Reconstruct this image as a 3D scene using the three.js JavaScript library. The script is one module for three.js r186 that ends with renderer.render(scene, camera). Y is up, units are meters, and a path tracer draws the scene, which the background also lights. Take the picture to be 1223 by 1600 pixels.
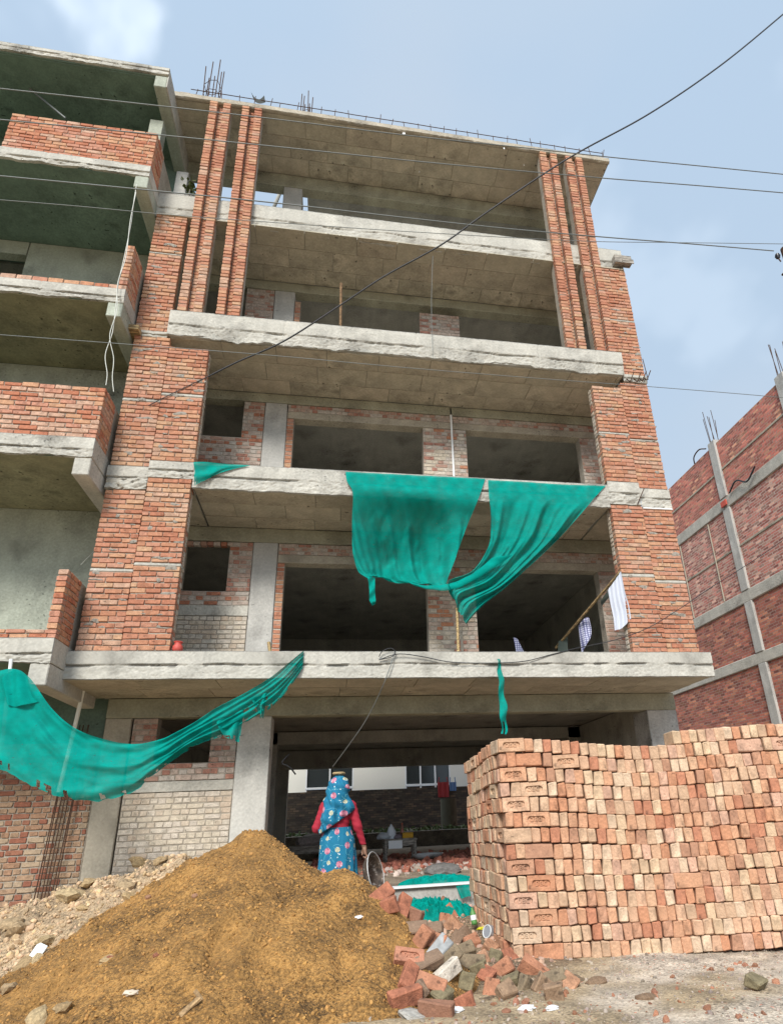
import * as THREE from 'three';
import { mergeGeometries, mergeVertices } from 'three/addons/utils/BufferGeometryUtils.js';
import { ImprovedNoise } from 'three/addons/math/ImprovedNoise.js';
import { TextGeometry } from 'three/addons/geometries/TextGeometry.js';
import { FontLoader } from 'three/addons/loaders/FontLoader.js';

// ---------------------------------------------------------------- camera, sky, sun, exposure
const scene = new THREE.Scene();
const PW = 1223, PH = 1600, FOC = 975.99, PX = 705.8, PY = 874.3, EYE = 1.05;
const camera = new THREE.PerspectiveCamera(2 * Math.atan(PH / 2 / FOC) * 180 / Math.PI, 782 / 1024, 0.1, 600);
camera.rotation.order = 'YXZ';
camera.rotation.set(0.388854, -0.197061, -0.0461215);
camera.position.set(0, EYE, 0);
camera.setViewOffset(PW, PH, PW / 2 - PX, PH / 2 - PY, PW, PH);
camera.updateMatrixWorld(true);
camera.updateProjectionMatrix();

const renderer = new THREE.WebGLRenderer({ antialias: true });
renderer.toneMapping = THREE.LinearToneMapping;
renderer.toneMappingExposure = 2.9;
renderer.shadowMap.enabled = true;

const noise = new ImprovedNoise();
const sm = (a, b, x) => { const t = Math.min(1, Math.max(0, (x - a) / (b - a))); return t * t * (3 - 2 * t); };
const lerp = (a, b, t) => a + (b - a) * t;
const fbm = (x, y, z, o = 4) => { let s = 0, a = 0.5, f = 1; for (let i = 0; i < o; i++) { s += a * noise.noise(x * f, y * f, z * f); a *= 0.5; f *= 2.03; } return s; };
const SUN = [-10, 22, 26], SD = new THREE.Vector3(...SUN).normalize();
const GL = new THREE.Vector3((165 - PX) / FOC, -(20 - PY) / FOC, -1).applyQuaternion(camera.quaternion).normalize();
{
  const W = 1024, H = 512, d = new Float32Array(W * H * 4);
  for (let j = 0; j < H; j++) for (let i = 0; i < W; i++) {
    const th = (j + 0.5) / H * Math.PI - Math.PI / 2, ph = (i + 0.5) / W * 2 * Math.PI;
    const y = Math.sin(th), x = -Math.cos(th) * Math.cos(ph), z = -Math.cos(th) * Math.sin(ph);
    const up = Math.max(0, y);
    let c = fbm(x * 1.6 + 3.1, y * 2.6 + 1.7, z * 1.6 + 8.2, 5) * 1.5 + 0.5;
    c = sm(0.3, 0.95, c);
    const wisp = sm(0.62, 0.95, fbm(x * 4 + 11, y * 6 + 4, z * 4 + 2, 5) * 1.5 + 0.5);
    const gd = x * GL.x + y * GL.y + z * GL.z, glow = sm(0.9978, 0.99995, gd + 0.0035 * fbm(x * 14, y * 14, z * 14, 4)) * (0.6 + fbm(x * 22, y * 9, z * 22, 4));   // one brighter break in the cloud
    const hz = Math.exp(-up * 3.5);
    const base = [lerp(0.272, 0.325, hz), lerp(0.352, 0.382, hz), lerp(0.452, 0.440, hz)];
    const dot = Math.max(0, x * SD.x + y * SD.y + z * SD.z), aureole = 1 + 1.1 * dot * dot * dot;   // thin haze is brighter round the veiled sun
    const cl = [0.318, 0.374, 0.445];
    const k = 4 * (j * W + i);
    for (let q = 0; q < 3; q++) {
      let v = 0.63 * (lerp(base[q], cl[q], c * 0.55) + (wisp * 0.045 + glow * 0.20) * [1, 0.98, 0.92][q]) * aureole;
      if (y < 0) v = lerp(v, [0.10, 0.09, 0.075][q], sm(0, -0.06, y));
      d[k + q] = v;
    }
    d[k + 3] = 1;
  }
  const sky = new THREE.DataTexture(d, W, H, THREE.RGBAFormat, THREE.FloatType);
  sky.mapping = THREE.EquirectangularReflectionMapping; sky.magFilter = THREE.LinearFilter; sky.minFilter = THREE.LinearFilter;
  sky.colorSpace = THREE.LinearSRGBColorSpace; sky.needsUpdate = true;
  scene.background = sky; scene.environment = sky;
}
const sun = new THREE.DirectionalLight(new THREE.Color(1, 0.965, 0.91), 1.5);
sun.position.set(SUN[0] + 1, SUN[1] + 4, SUN[2] - 9); sun.target.position.set(1, 4, -9);
sun.castShadow = true; sun.shadow.radius = 34;
Object.assign(sun.shadow.camera, { left: -22, right: 22, top: 22, bottom: -22, near: 1, far: 90 });
sun.shadow.mapSize.set(4096, 4096);
scene.add(sun, sun.target);

// ---------------------------------------------------------------- helpers
let seed = 1234567;
const rnd = () => { seed |= 0; seed = seed + 0x6D2B79F5 | 0; let t = Math.imul(seed ^ seed >>> 15, 1 | seed); t = t + Math.imul(t ^ t >>> 7, 61 | t) ^ t; return ((t ^ t >>> 14) >>> 0) / 4294967296; };
const rr = (a, b) => a + (b - a) * rnd();
const pick = (a) => a[Math.floor(rnd() * a.length)];
const V = (x, y, z) => new THREE.Vector3(x, y, z);
// a pixel of the photograph is a direction; the distance comes from a known plane
const rayOf = (u, v) => V((u - PX) / FOC, -(v - PY) / FOC, -1).applyQuaternion(camera.quaternion);
const atZ = (u, v, z) => { const d = rayOf(u, v); return d.multiplyScalar(z / d.z).add(V(0, EYE, 0)); };
const atY = (u, v, y) => { const d = rayOf(u, v); return d.multiplyScalar((y - EYE) / d.y).add(V(0, EYE, 0)); };

const used = {};
const numbered = (n) => { const k = used[n] = (used[n] ?? -1) + 1; return k ? n + '_' + String(k).padStart(3, '0') : n; };
function tag(o, label, category, group, kind) {
  if (label) o.userData.label = label;
  if (category) o.userData.category = category;
  if (group) o.userData.group = group;
  if (kind) o.userData.kind = kind;
  return o;
}
function thing(name, label, category, pos = [0, 0, 0], group) {
  const o = new THREE.Group(); o.name = numbered(name); o.position.set(...pos); scene.add(o);
  return tag(o, label, category, group);
}
function part(name, parent) { const o = new THREE.Group(); o.name = name; parent.add(o); return o; }
function mesh(name, geo, mat, parent) {
  const m = new THREE.Mesh(geo, mat); m.name = parent ? name : numbered(name); m.castShadow = m.receiveShadow = true; (parent ?? scene).add(m); return m;
}
function uvBox(g, s = 1, off = [0, 0]) {   // texture coordinates in metres, by the way each face points
  if (!g.attributes.normal) g.computeVertexNormals();
  const p = g.attributes.position, n = g.attributes.normal, uv = new Float32Array(p.count * 2);
  for (let i = 0; i < p.count; i++) {
    const ax = Math.abs(n.getX(i)), ay = Math.abs(n.getY(i)), az = Math.abs(n.getZ(i));
    let a, b;
    if (ax >= ay && ax >= az) { a = p.getZ(i); b = p.getY(i); } else if (ay >= az) { a = p.getX(i); b = p.getZ(i); } else { a = p.getX(i); b = p.getY(i); }
    uv[2 * i] = a * s + off[0]; uv[2 * i + 1] = b * s + off[1];
  }
  g.setAttribute('uv', new THREE.BufferAttribute(uv, 2));
  return g;
}
// a box with chamfered edges (44 triangles); jit bends the eight corners a little
function chamferBox(w, h, d, c, jit = 0, r = rnd) {
  const pos = [], P = (s, ax) => {
    const hx = w / 2, hy = h / 2, hz = d / 2;
    const q = [s[0] * (hx - (ax === 0 ? 0 : c)), s[1] * (hy - (ax === 1 ? 0 : c)), s[2] * (hz - (ax === 2 ? 0 : c))];
    const j = J[(s[0] > 0 ? 1 : 0) + (s[1] > 0 ? 2 : 0) + (s[2] > 0 ? 4 : 0)];
    return [q[0] + j[0], q[1] + j[1], q[2] + j[2]];
  };
  const J = []; for (let i = 0; i < 8; i++) J.push([(r() - 0.5) * jit, (r() - 0.5) * jit, (r() - 0.5) * jit]);
  const tri = (a, b, cc, out) => {
    const ux = b[0] - a[0], uy = b[1] - a[1], uz = b[2] - a[2], vx = cc[0] - a[0], vy = cc[1] - a[1], vz = cc[2] - a[2];
    const nx = uy * vz - uz * vy, ny = uz * vx - ux * vz, nz = ux * vy - uy * vx;
    if (nx * out[0] + ny * out[1] + nz * out[2] < 0) pos.push(...a, ...cc, ...b); else pos.push(...a, ...b, ...cc);
  };
  const quad = (a, b, cc, dd, out) => { tri(a, b, cc, out); tri(a, cc, dd, out); };
  const S = [-1, 1];
  for (let ax = 0; ax < 3; ax++) {
    const b1 = (ax + 1) % 3, b2 = (ax + 2) % 3;
    for (const s of S) {
      const mk = (t1, t2) => { const v = [0, 0, 0]; v[ax] = s; v[b1] = t1; v[b2] = t2; return v; };
      const out = [0, 0, 0]; out[ax] = s;
      quad(P(mk(-1, -1), ax), P(mk(1, -1), ax), P(mk(1, 1), ax), P(mk(-1, 1), ax), out);
      for (const t of S) {
        const v0 = mk(t, -1), v1 = mk(t, 1); const o2 = [0, 0, 0]; o2[ax] = s; o2[b1] = t;
        quad(P(v0, ax), P(v1, ax), P(v1, b1), P(v0, b1), o2);
      }
    }
  }
  for (const a of S) for (const b of S) for (const cc of S) { const s = [a, b, cc]; tri(P(s, 0), P(s, 1), P(s, 2), s); }
  const g = new THREE.BufferGeometry(); g.setAttribute('position', new THREE.Float32BufferAttribute(pos, 3)); g.computeVertexNormals();
  return uvBox(g);
}
function box(name, x0, x1, y0, y1, z0, z1, mat, parent, c = 0.006) {   // z0 nearer the street than z1 or the other way round
  const w = Math.abs(x1 - x0), h = Math.abs(y1 - y0), d = Math.abs(z1 - z0);
  const g = chamferBox(w, h, d, Math.min(c, w / 4, h / 4, d / 4)); g.translate((x0 + x1) / 2, (y0 + y1) / 2, (z0 + z1) / 2); uvBox(g);
  return mesh(name, g, mat, parent);
}
function tube(name, pts, r, mat, parent, seg = 60, rad = 6) {
  const c = new THREE.CatmullRomCurve3(pts, false, 'centripetal');
  return mesh(name, uvBox(new THREE.TubeGeometry(c, seg, r, rad, false)), mat, parent);
}
function bar(a, b, r, rad = 6) {
  const g = new THREE.CylinderGeometry(r, r, a.distanceTo(b), rad, 1); const q = new THREE.Quaternion().setFromUnitVectors(V(0, 1, 0), b.clone().sub(a).normalize());
  g.applyQuaternion(q); const m = a.clone().add(b).multiplyScalar(0.5); g.translate(m.x, m.y, m.z); return g;
}
// ---------------------------------------------------------------- textures
function dataTex(size, fn, srgb = true, rep = 1) {
  const d = new Uint8Array(size * size * 4);
  for (let j = 0; j < size; j++) for (let i = 0; i < size; i++) {
    const c = fn(i / size, j / size), k = 4 * (j * size + i);
    d[k] = Math.min(255, Math.max(0, c[0] * 255)); d[k + 1] = Math.min(255, Math.max(0, c[1] * 255)); d[k + 2] = Math.min(255, Math.max(0, c[2] * 255)); d[k + 3] = 255;
  }
  const t = new THREE.DataTexture(d, size, size); t.wrapS = t.wrapT = THREE.RepeatWrapping; t.magFilter = THREE.LinearFilter; t.minFilter = THREE.LinearMipmapLinearFilter; t.generateMipmaps = true;
  if (srgb) t.colorSpace = THREE.SRGBColorSpace; t.repeat.set(rep, rep); t.needsUpdate = true; return t;
}
// tiling noise: a torus in noise space
const tn = (u, v, f, z, o = 4) => { // blend of four shifted samples keeps the edges seamless
  const a = fbm(u * f, v * f, z, o), b = fbm((u - 1) * f, v * f, z, o), c = fbm(u * f, (v - 1) * f, z, o), d = fbm((u - 1) * f, (v - 1) * f, z, o);
  const s = sm(0.0, 1.0, u), t = sm(0.0, 1.0, v); return lerp(lerp(a, b, s), lerp(c, d, s), t) * 1.5;
};
const S = (x) => [x, x, x];
const texBrick = dataTex(256, (u, v) => {
  const a = tn(u, v, 6, 1.3), b = tn(u, v, 22, 7.1, 3), g = tn(u, v, 60, 3.3, 2);
  let k = 0.9 + a * 0.22 + b * 0.14 + g * 0.13; const lime = sm(0.26, 0.46, tn(u, v, 9, 21.5)) * 0.4, burn = sm(0.26, 0.48, tn(u, v, 7, 33.7)) * 0.28;
  k *= 1 - burn; return [lerp(k, 0.98, lime), lerp(k * 0.985, 0.97, lime), lerp(k * 0.97, 0.96, lime)];
}, true, 2.2);
const bumpBrick = dataTex(256, (u, v) => S(0.5 + tn(u, v, 14, 5.5) * 0.5 + tn(u, v, 50, 9.5, 2) * 0.4), false, 2.2);
const texConc = dataTex(512, (u, v) => {
  const a = tn(u, v, 4, 2.3, 5), st = tn(u * 1.0, v * 0.25 + 0.3, 14, 6.1, 3), f = tn(u, v, 70, 4.4, 2);
  const pits = sm(0.36, 0.5, tn(u, v, 34, 8.8, 2)) * 0.22; const stain = sm(0.12, 0.5, tn(u, v, 3, 14.2, 5)) * 0.13;
  const k = 0.9 + a * 0.16 + st * 0.10 + f * 0.13 - pits - stain; return [k, k * 0.99 - stain * 0.02, k * 0.965 - stain * 0.04];
}, true, 0.45);
const bumpConc = dataTex(512, (u, v) => S(0.5 + tn(u, v, 8, 15.5, 4) * 0.5 + tn(u, v, 60, 19.5, 2) * 0.35), false, 0.45);
const texSoffit = dataTex(512, (u, v) => {
  const a = tn(u, v, 3, 41.3, 5), b = tn(u, v, 12, 43.1, 4), f = tn(u, v, 70, 44.4, 2); const dark = sm(0.16, 0.5, tn(u, v, 5, 47.2, 5)) * 0.16, spot = sm(0.38, 0.46, tn(u, v, 26, 49.2, 2)) * 0.4;
  const k = 0.9 + a * 0.16 + b * 0.12 + f * 0.14; const q = (1 - dark) * (1 - spot); return [k * q, k * q * 0.97, k * q * 0.92];
}, true, 0.4);
const texSoil = dataTex(512, (u, v) => {
  const a = tn(u, v, 5, 51.3, 5), f = tn(u, v, 60, 54.4, 3), g = tn(u, v, 120, 57.4, 2); const pale = sm(0.36, 0.5, tn(u, v, 80, 58.1, 2)) * 0.35;
  const k = 0.8 + a * 0.4 + f * 0.4 + g * 0.2; return [k + pale, k * 0.99 + pale, k * 0.97 + pale];
}, true, 0.9);
const bumpSoil = dataTex(512, (u, v) => S(0.5 + tn(u, v, 18, 61.5, 4) * 0.5 + tn(u, v, 70, 69.5, 3) * 0.5), false, 0.9);
const texSand = dataTex(512, (u, v) => {
  const a = tn(u, v, 5, 71.3, 5), f = tn(u, v, 80, 74.4, 3); const red = sm(0.34, 0.46, tn(u, v, 40, 78.1, 2)), dk = sm(0.34, 0.5, tn(u, v, 55, 79.1, 2)) * 0.4;
  const k = 0.84 + a * 0.34 + f * 0.36 - dk; return [k, k * (0.99 - 0.28 * red), k * (0.97 - 0.32 * red)];
}, true, 0.8);
const texNet = dataTex(256, (u, v) => { const k = 0.9 + tn(u, v, 4, 81, 4) * 0.16 + (Math.sin(u * 2 * Math.PI * 64) + Math.sin(v * 2 * Math.PI * 64)) * 0.05 + 0.0; return [k, k, k]; }, true, 1.4);
const texNetA = dataTex(512, (u, v) => S(0.88 + tn(u, v, 5, 181, 5) * 0.16 + tn(u * 0.3, v, 30, 185, 3) * 0.10 - sm(0.4, 0.5, tn(u, v, 24, 187, 2)) * 0.25 + (Math.sin(u * 2 * Math.PI * 90) * Math.sin(v * 2 * Math.PI * 90)) * 0.10), false, 1.1);
const texRust = dataTex(128, (u, v) => { const k = 0.8 + tn(u, v, 8, 91, 4) * 0.7; return [k, k * 0.9, k * 0.8]; }, true, 3);
const texWood = dataTex(256, (u, v) => { const k = 0.8 + tn(u * 0.2, v, 16, 93, 4) * 0.6 + tn(u, v, 40, 95, 2) * 0.2; return [k, k * 0.97, k * 0.93]; }, true, 2);
// brick courses too far off to pick apart (tile 2.4 m x 1.7 m)
function farBrick(cols, mortar, smear, z0) {
  const W = 1024, H = 1024, cv = document.createElement('canvas'); cv.width = W; cv.height = H; const x = cv.getContext('2d');
  x.fillStyle = mortar; x.fillRect(0, 0, W, H);
  const rows = 20, n = 10, rh = H / rows, bw = W / n;
  for (let j = 0; j < rows; j++) for (let i = -1; i <= n; i++) {
    const o = (j % 2) * bw / 2, c = pick(cols), k = rr(0.75, 1.18);
    x.fillStyle = `rgb(${c.map((q) => Math.min(255, q * k) | 0).join(',')})`;
    x.fillRect(i * bw + o + rr(1, 5), j * rh + rr(2, 7), bw - rr(4, 12), rh - rr(8, 13));
  }
  for (let i = 0; i < 260 * smear; i++) { x.fillStyle = `rgba(205,190,180,${rr(0.04, 0.22)})`; x.fillRect(rr(0, W), rr(0, H), rr(10, 60), rr(6, 24)); }
  const t = new THREE.CanvasTexture(cv); t.wrapS = t.wrapT = THREE.RepeatWrapping; t.colorSpace = THREE.SRGBColorSpace; t.repeat.set(1 / 2.4, 1 / 1.7); return t;
}
const std = (rgb, o = {}) => { const m = new THREE.MeshStandardMaterial({ roughness: 0.92, metalness: 0, ...o }); m.color.setRGB(...rgb); return m; };
const shiftTex = (t) => { const c = t.clone(); c.offset.set(rnd(), rnd()); c.needsUpdate = true; return c; };
const bTex = [texBrick, shiftTex(texBrick), shiftTex(texBrick), shiftTex(texBrick)];
const brickMats = (cols) => cols.map((c, i) => std(c, { map: bTex[i % 4], bumpMap: bumpBrick, bumpScale: 0.004, roughness: 0.95 }));
const MB = {
  pier: brickMats([[0.47, 0.195, 0.115], [0.50, 0.22, 0.13], [0.52, 0.235, 0.145], [0.54, 0.255, 0.15], [0.53, 0.26, 0.17], [0.56, 0.285, 0.17], [0.55, 0.29, 0.195], [0.58, 0.32, 0.19], [0.59, 0.36, 0.22], [0.57, 0.36, 0.25]]),
  balcony: brickMats([[0.54, 0.23, 0.13], [0.58, 0.28, 0.16], [0.50, 0.19, 0.105], [0.61, 0.34, 0.20], [0.56, 0.27, 0.18], [0.60, 0.38, 0.27]]),
  stack: brickMats([[0.63, 0.345, 0.205], [0.67, 0.445, 0.29], [0.59, 0.285, 0.16], [0.67, 0.48, 0.31], [0.52, 0.225, 0.13], [0.63, 0.385, 0.27], [0.61, 0.33, 0.195], [0.60, 0.40, 0.26], [0.68, 0.425, 0.275], [0.52, 0.28, 0.175], [0.65, 0.40, 0.25], [0.69, 0.51, 0.355]]),
  white: brickMats([[0.64, 0.565, 0.45], [0.67, 0.60, 0.50], [0.62, 0.53, 0.42], [0.65, 0.58, 0.49], [0.60, 0.49, 0.38]]),
  dusty: brickMats([[0.52, 0.38, 0.31], [0.46, 0.23, 0.17], [0.56, 0.46, 0.39], [0.49, 0.31, 0.24], [0.56, 0.50, 0.44], [0.54, 0.43, 0.36]]),
  rubble: brickMats([[0.42, 0.16, 0.09], [0.46, 0.21, 0.12], [0.32, 0.16, 0.10], [0.27, 0.18, 0.12], [0.50, 0.27, 0.16], [0.25, 0.19, 0.12]]),
  low: brickMats([[0.36, 0.16, 0.10], [0.42, 0.28, 0.18], [0.46, 0.35, 0.24], [0.33, 0.13, 0.08], [0.40, 0.24, 0.15]]),
};
const M = {
  mortar: std([0.42, 0.37, 0.31], { map: texConc, bumpMap: bumpConc, bumpScale: 0.01 }),
  mortarPale: std([0.50, 0.45, 0.39], { map: texConc, bumpMap: bumpConc, bumpScale: 0.01 }),
  conc: std([0.56, 0.54, 0.49], { map: texConc, bumpMap: bumpConc, bumpScale: 0.012 }),
  concLight: std([0.66, 0.65, 0.62], { map: texConc, bumpMap: bumpConc, bumpScale: 0.010 }),
  concWarm: std([0.48, 0.43, 0.35], { map: texConc, bumpMap: bumpConc, bumpScale: 0.012 }),
  beam: std([0.40, 0.39, 0.30], { map: texConc, bumpMap: bumpConc, bumpScale: 0.010 }),
  column: std([0.53, 0.52, 0.50], { map: texConc, bumpMap: bumpConc, bumpScale: 0.006 }),
  greenConc: std([0.165, 0.25, 0.215], { map: texSoffit, bumpMap: bumpConc, bumpScale: 0.008 }),  // dull green concrete tone, balcony ceilings and some back walls
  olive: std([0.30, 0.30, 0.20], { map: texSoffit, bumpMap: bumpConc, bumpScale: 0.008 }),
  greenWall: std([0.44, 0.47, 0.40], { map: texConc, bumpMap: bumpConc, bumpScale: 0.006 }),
  inside: std([0.50, 0.49, 0.45], { map: texConc }),
  rust: std([0.13, 0.085, 0.065], { map: texRust, roughness: 0.8, metalness: 0.3 }),
  wire: std([0.02, 0.02, 0.022], { roughness: 0.55 }),
  wireGrey: std([0.17, 0.18, 0.17], { roughness: 0.6, metalness: 0.3 }),
  wirePale: std([0.62, 0.62, 0.55], { roughness: 0.6 }),
  wood: std([0.52, 0.38, 0.20], { map: texWood, bumpMap: texWood, bumpScale: 0.002 }),
  woodDark: std([0.42, 0.395, 0.36], { map: texWood, bumpMap: texWood, bumpScale: 0.003 }),
  net: new THREE.MeshPhysicalMaterial({ color: new THREE.Color().setRGB(0.0, 0.305, 0.245), map: texNet, roughness: 0.95, specularIntensity: 0.15, side: THREE.DoubleSide, transparent: true, opacity: 1, alphaMap: texNetA }),
  soil: std([0.42, 0.222, 0.066], { map: texSoil, bumpMap: bumpSoil, bumpScale: 0.03, roughness: 1 }),
  gravel: std([0.58, 0.42, 0.26], { map: texSoil, bumpMap: bumpSoil, bumpScale: 0.03, roughness: 1 }),
  white: std([0.78, 0.78, 0.76], { roughness: 0.6 }),
  cream: std([0.80, 0.77, 0.67], { roughness: 0.8 }),
  glass: std([0.03, 0.035, 0.035], { roughness: 0.15 }),
  plate: std([0.6, 0.6, 0.58], { roughness: 0.35 }),
};
M.soffit = [[0.56, 0.525, 0.44], [0.54, 0.51, 0.43], [0.575, 0.54, 0.455], [0.55, 0.51, 0.43], [0.53, 0.505, 0.425]].map((c) => std(c, { map: shiftTex(texSoffit), bumpMap: bumpConc, bumpScale: 0.006 }));

// shared brick shapes: a stretcher, a header, and a brick on edge
const strG = [], hdrG = [], edgeG = [], sideG = [];
for (let i = 0; i < 7; i++) { strG.push(chamferBox(0.226, 0.073, 0.11, 0.007, 0.008)); hdrG.push(chamferBox(0.108, 0.073, 0.2, 0.007, 0.008)); }
for (let i = 0; i < 8; i++) { edgeG.push(chamferBox(0.072, 0.113, 0.226, 0.004 + 0.006 * rnd(), 0.013)); sideG.push(chamferBox(0.226, 0.113, 0.072, 0.004 + 0.006 * rnd(), 0.013)); }
for (const L of [strG, hdrG, edgeG, sideG]) L.forEach((g, i) => uvBox(g, 1, [i * 0.37, i * 0.61]));

// lay bricks over a rectangle of wall. along: 'x' (face looks to +z) or 'z' (face looks to +x or -x by side)
function layBricks(parent, o) {
  const { x0, x1, y0, y1, z, mats, along = 'x', course = 0.085, bond = 'stretcher', proud = 0.012, jit = 0.004, side = 1, skip, holes = [], name = 'brick', gap = 0.011 } = o;
  const n = Math.max(1, Math.round((y1 - y0) / course)), ch = (y1 - y0) / n;
  for (let j = 0; j < n; j++) {
    const yc = y0 + (j + 0.5) * ch;
    const head = bond === 'header' || (bond === 'english' && j % 2);
    const L = (head ? 0.118 : 0.237);
    let a = x0 - (bond === 'stretcher' ? (j % 2) * L / 2 : head ? 0.06 * (j % 2) : 0) - rr(0, 0.02);
    if (bond === 'single') a = x0;
    while (a < x1 - 0.02) {
      let l = bond === 'single' ? x1 - x0 : L * rr(0.93, 1.07);
      let s = Math.max(a, x0), e = Math.min(a + l, x1); a += l;
      if (x1 - e < 0.035) { e = x1; a = x1; }
      if (e - s < 0.03) continue;
      const c = (s + e) / 2;
      if (skip && skip(c, yc)) continue;
      let cut = false;
      for (const [hx0, hx1, hy0, hy1] of holes) if (yc > hy0 && yc < hy1 && e > hx0 && s < hx1) { if (s < hx0 - 0.03) e = hx0; else if (e > hx1 + 0.03) s = hx1; else cut = true; }
      if (cut || e - s < 0.03) continue;
      const short = e - s < 0.16, g = short ? pick(hdrG) : pick(strG), gl = short ? 0.108 : 0.226, gd = short ? 0.2 : 0.11;
      const tone = Math.min(0.999, Math.max(0, 0.5 + 1.1 * fbm(c * 0.9 + z, yc * 1.6, 12.3, 3) + rr(-0.42, 0.42)));   // bricks come in batches
      const m = new THREE.Mesh(g, mats[Math.floor(tone * mats.length)]); m.name = name; m.castShadow = m.receiveShadow = true;
      m.scale.set((e - s - gap) / gl, (ch - rr(0.009, 0.022)) / 0.073, 0.11 / gd);
      const off = -0.055 + proud + rr(-jit, jit);
      const dy = rr(-0.004, 0.004) + 0.006 * fbm(c * 1.7, yc * 3, 3);
      if (along === 'x') m.position.set((s + e) / 2, yc + dy, z + off); else { m.position.set(z + side * off, yc + dy, (s + e) / 2); m.rotation.y = Math.PI / 2; }
      m.rotation.z += rr(-0.012, 0.012); if (rnd() < 0.5 && along === 'x') m.rotation.y = Math.PI;
      parent.add(m);
    }
  }
}
// rough poured face: a grid pushed in and out by noise, ragged along its lower edge
function roughFace(name, x0, x1, y0, y1, z, mat, parent, { rag = 0.02, amp = 0.012, joint = 0.5, depth = 0.06, sd = 0 } = {}) {
  const nx = Math.max(4, Math.round((x1 - x0) / 0.022)), ny = 34, pos = [], idx = [];
  for (let i = 0; i <= nx; i++) {
    const x = lerp(x0, x1, i / nx), bot = y0 + rag * (fbm(x * 2.3, sd, 1.5, 5) * 1.6 + 0.1) ;
    for (let j = 0; j <= ny; j++) {
      const t = j / ny, y = lerp(bot, y1 + fbm(x * 1.5, sd + 4, 7) * 0.008, t);
      const up = sm(joint - 0.06, joint + 0.06, t); let dz = amp * fbm(x * 5, y * 9 + sd, 3.7, 4) * lerp(1.4, 0.45, up);
      const jy = y0 + (y1 - y0) * (joint + 0.10 * fbm(x * 1.1, 5.5 + sd, 0, 3)); dz -= 0.04 * Math.exp(-Math.pow((y - jy) / 0.010, 2)) * sm(-0.25, 0.1, fbm(x * 2.2, sd, 8)); dz += 0.007 * up; const bj = Math.abs(((x + sd) / 1.22) % 1) * 1.22; dz -= 0.012 * Math.exp(-Math.pow((bj - 0.6) / 0.012, 2));
      if (t < joint) dz += amp * 1.5 * Math.max(-0.6, fbm(x * 9, y * 16 + sd, 9.1, 3)) - 0.020 * amp / 0.02 * sm(0.16, 0.32, fbm(x * 15, y * 26 + sd, 4.1, 2)) - rag * 0.5 * sm(0.5, 0, t) * (0.5 + fbm(x * 3, sd, 2));
      pos.push(x, y, z + dz);
    }
    pos.push(x, y1, z - depth); pos.push(x, bot, z - depth);
  }
  const s = ny + 3;
  for (let i = 0; i < nx; i++) { for (let j = 0; j < ny; j++) { const a = i * s + j, b = a + s; idx.push(a, b, b + 1, a, b + 1, a + 1); }
    const a = i * s + ny, b = a + s; idx.push(a, b, b + 1, a, b + 1, a + 1); const c = i * s, d = c + s, e = c + ny + 2, f = d + ny + 2; idx.push(e, f, d, e, d, c); }
  const g = new THREE.BufferGeometry(); g.setAttribute('position', new THREE.Float32BufferAttribute(pos, 3)); g.setIndex(idx); g.computeVertexNormals(); uvBox(g);
  return mesh(name, g, mat, parent);
}
// ---------------------------------------------------------------- ground
const patch = (x, z) => sm(0.1, 0.4, fbm(x * 0.9, z * 0.9, 3.3, 4) + 0.18 * (x - 1.4));
const groundH = (x, z) => { const near = sm(14, 8, Math.hypot(x, z + 5)); return near * (0.05 * fbm(x * 0.8, 0.4, z * 0.8, 4) + 0.02 * fbm(x * 6, 1.4, z * 6, 3) - 0.03 * sm(2.2, 3.4, x) * sm(-8, -6, z)) - 0.004; };
{
  const axis = (lo, hi, far, near) => { const a = []; for (let v = -far; v < lo; v += Math.max(near * 3, (lo - v) * 0.22)) a.push(v); for (let v = lo; v <= hi; v += near) a.push(v); for (let v = hi + near; v < far; v += Math.max(near * 3, (v - hi) * 0.22)) a.push(v); a.push(far); return a; };
  const xs = axis(-5, 5.5, 260, 0.035), zs = axis(-9, -3.4, 260, 0.035), pos = [], col = [], idx = [];
  const sand = [0.66, 0.565, 0.455], earth = [0.48, 0.37, 0.235];
  for (const z of zs) for (const x of xs) { pos.push(x, groundH(x, z), z); const k = patch(x, z); for (let q = 0; q < 3; q++) col.push(lerp(earth[q], sand[q], k)); }
  const w = xs.length; for (let j = 0; j < zs.length - 1; j++) for (let i = 0; i < w - 1; i++) { const a = j * w + i; idx.push(a, a + w, a + 1, a + 1, a + w, a + w + 1); }
  const g = new THREE.BufferGeometry(); g.setAttribute('position', new THREE.Float32BufferAttribute(pos, 3)); g.setAttribute('color', new THREE.Float32BufferAttribute(col, 3)); g.setIndex(idx); g.computeVertexNormals(); uvBox(g);
  const m = std([1, 1, 1], { vertexColors: true, map: texSand, bumpMap: bumpSoil, bumpScale: 0.012, roughness: 1 });
  tag(mesh('ground', g, m), 'sandy building site ground with grit and brick crumbs', 'ground', null, 'structure');
}
// raised floor the building stands on
tag(box('floor', -0.2, 7.2, -0.1, 0.235, -8.62, -20.6, std([0.40, 0.31, 0.22], { map: texSand, bumpMap: bumpSoil, bumpScale: 0.02 })), 'raised earth floor running under the open ground storey', 'floor', null, 'structure');
tag(box('kerb', -0.25, 6.9, -0.1, 0.262, -8.45, -8.62, M.column, null, 0.012), 'smooth grey cement kerb along the raised floor', 'kerb', null, 'structure');
tag(box('kerb', -0.24, 6.9, 0.264, 0.283, -8.40, -8.60, M.white), 'white strip along the top of the cement kerb', 'kerb', null, 'structure');

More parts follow.
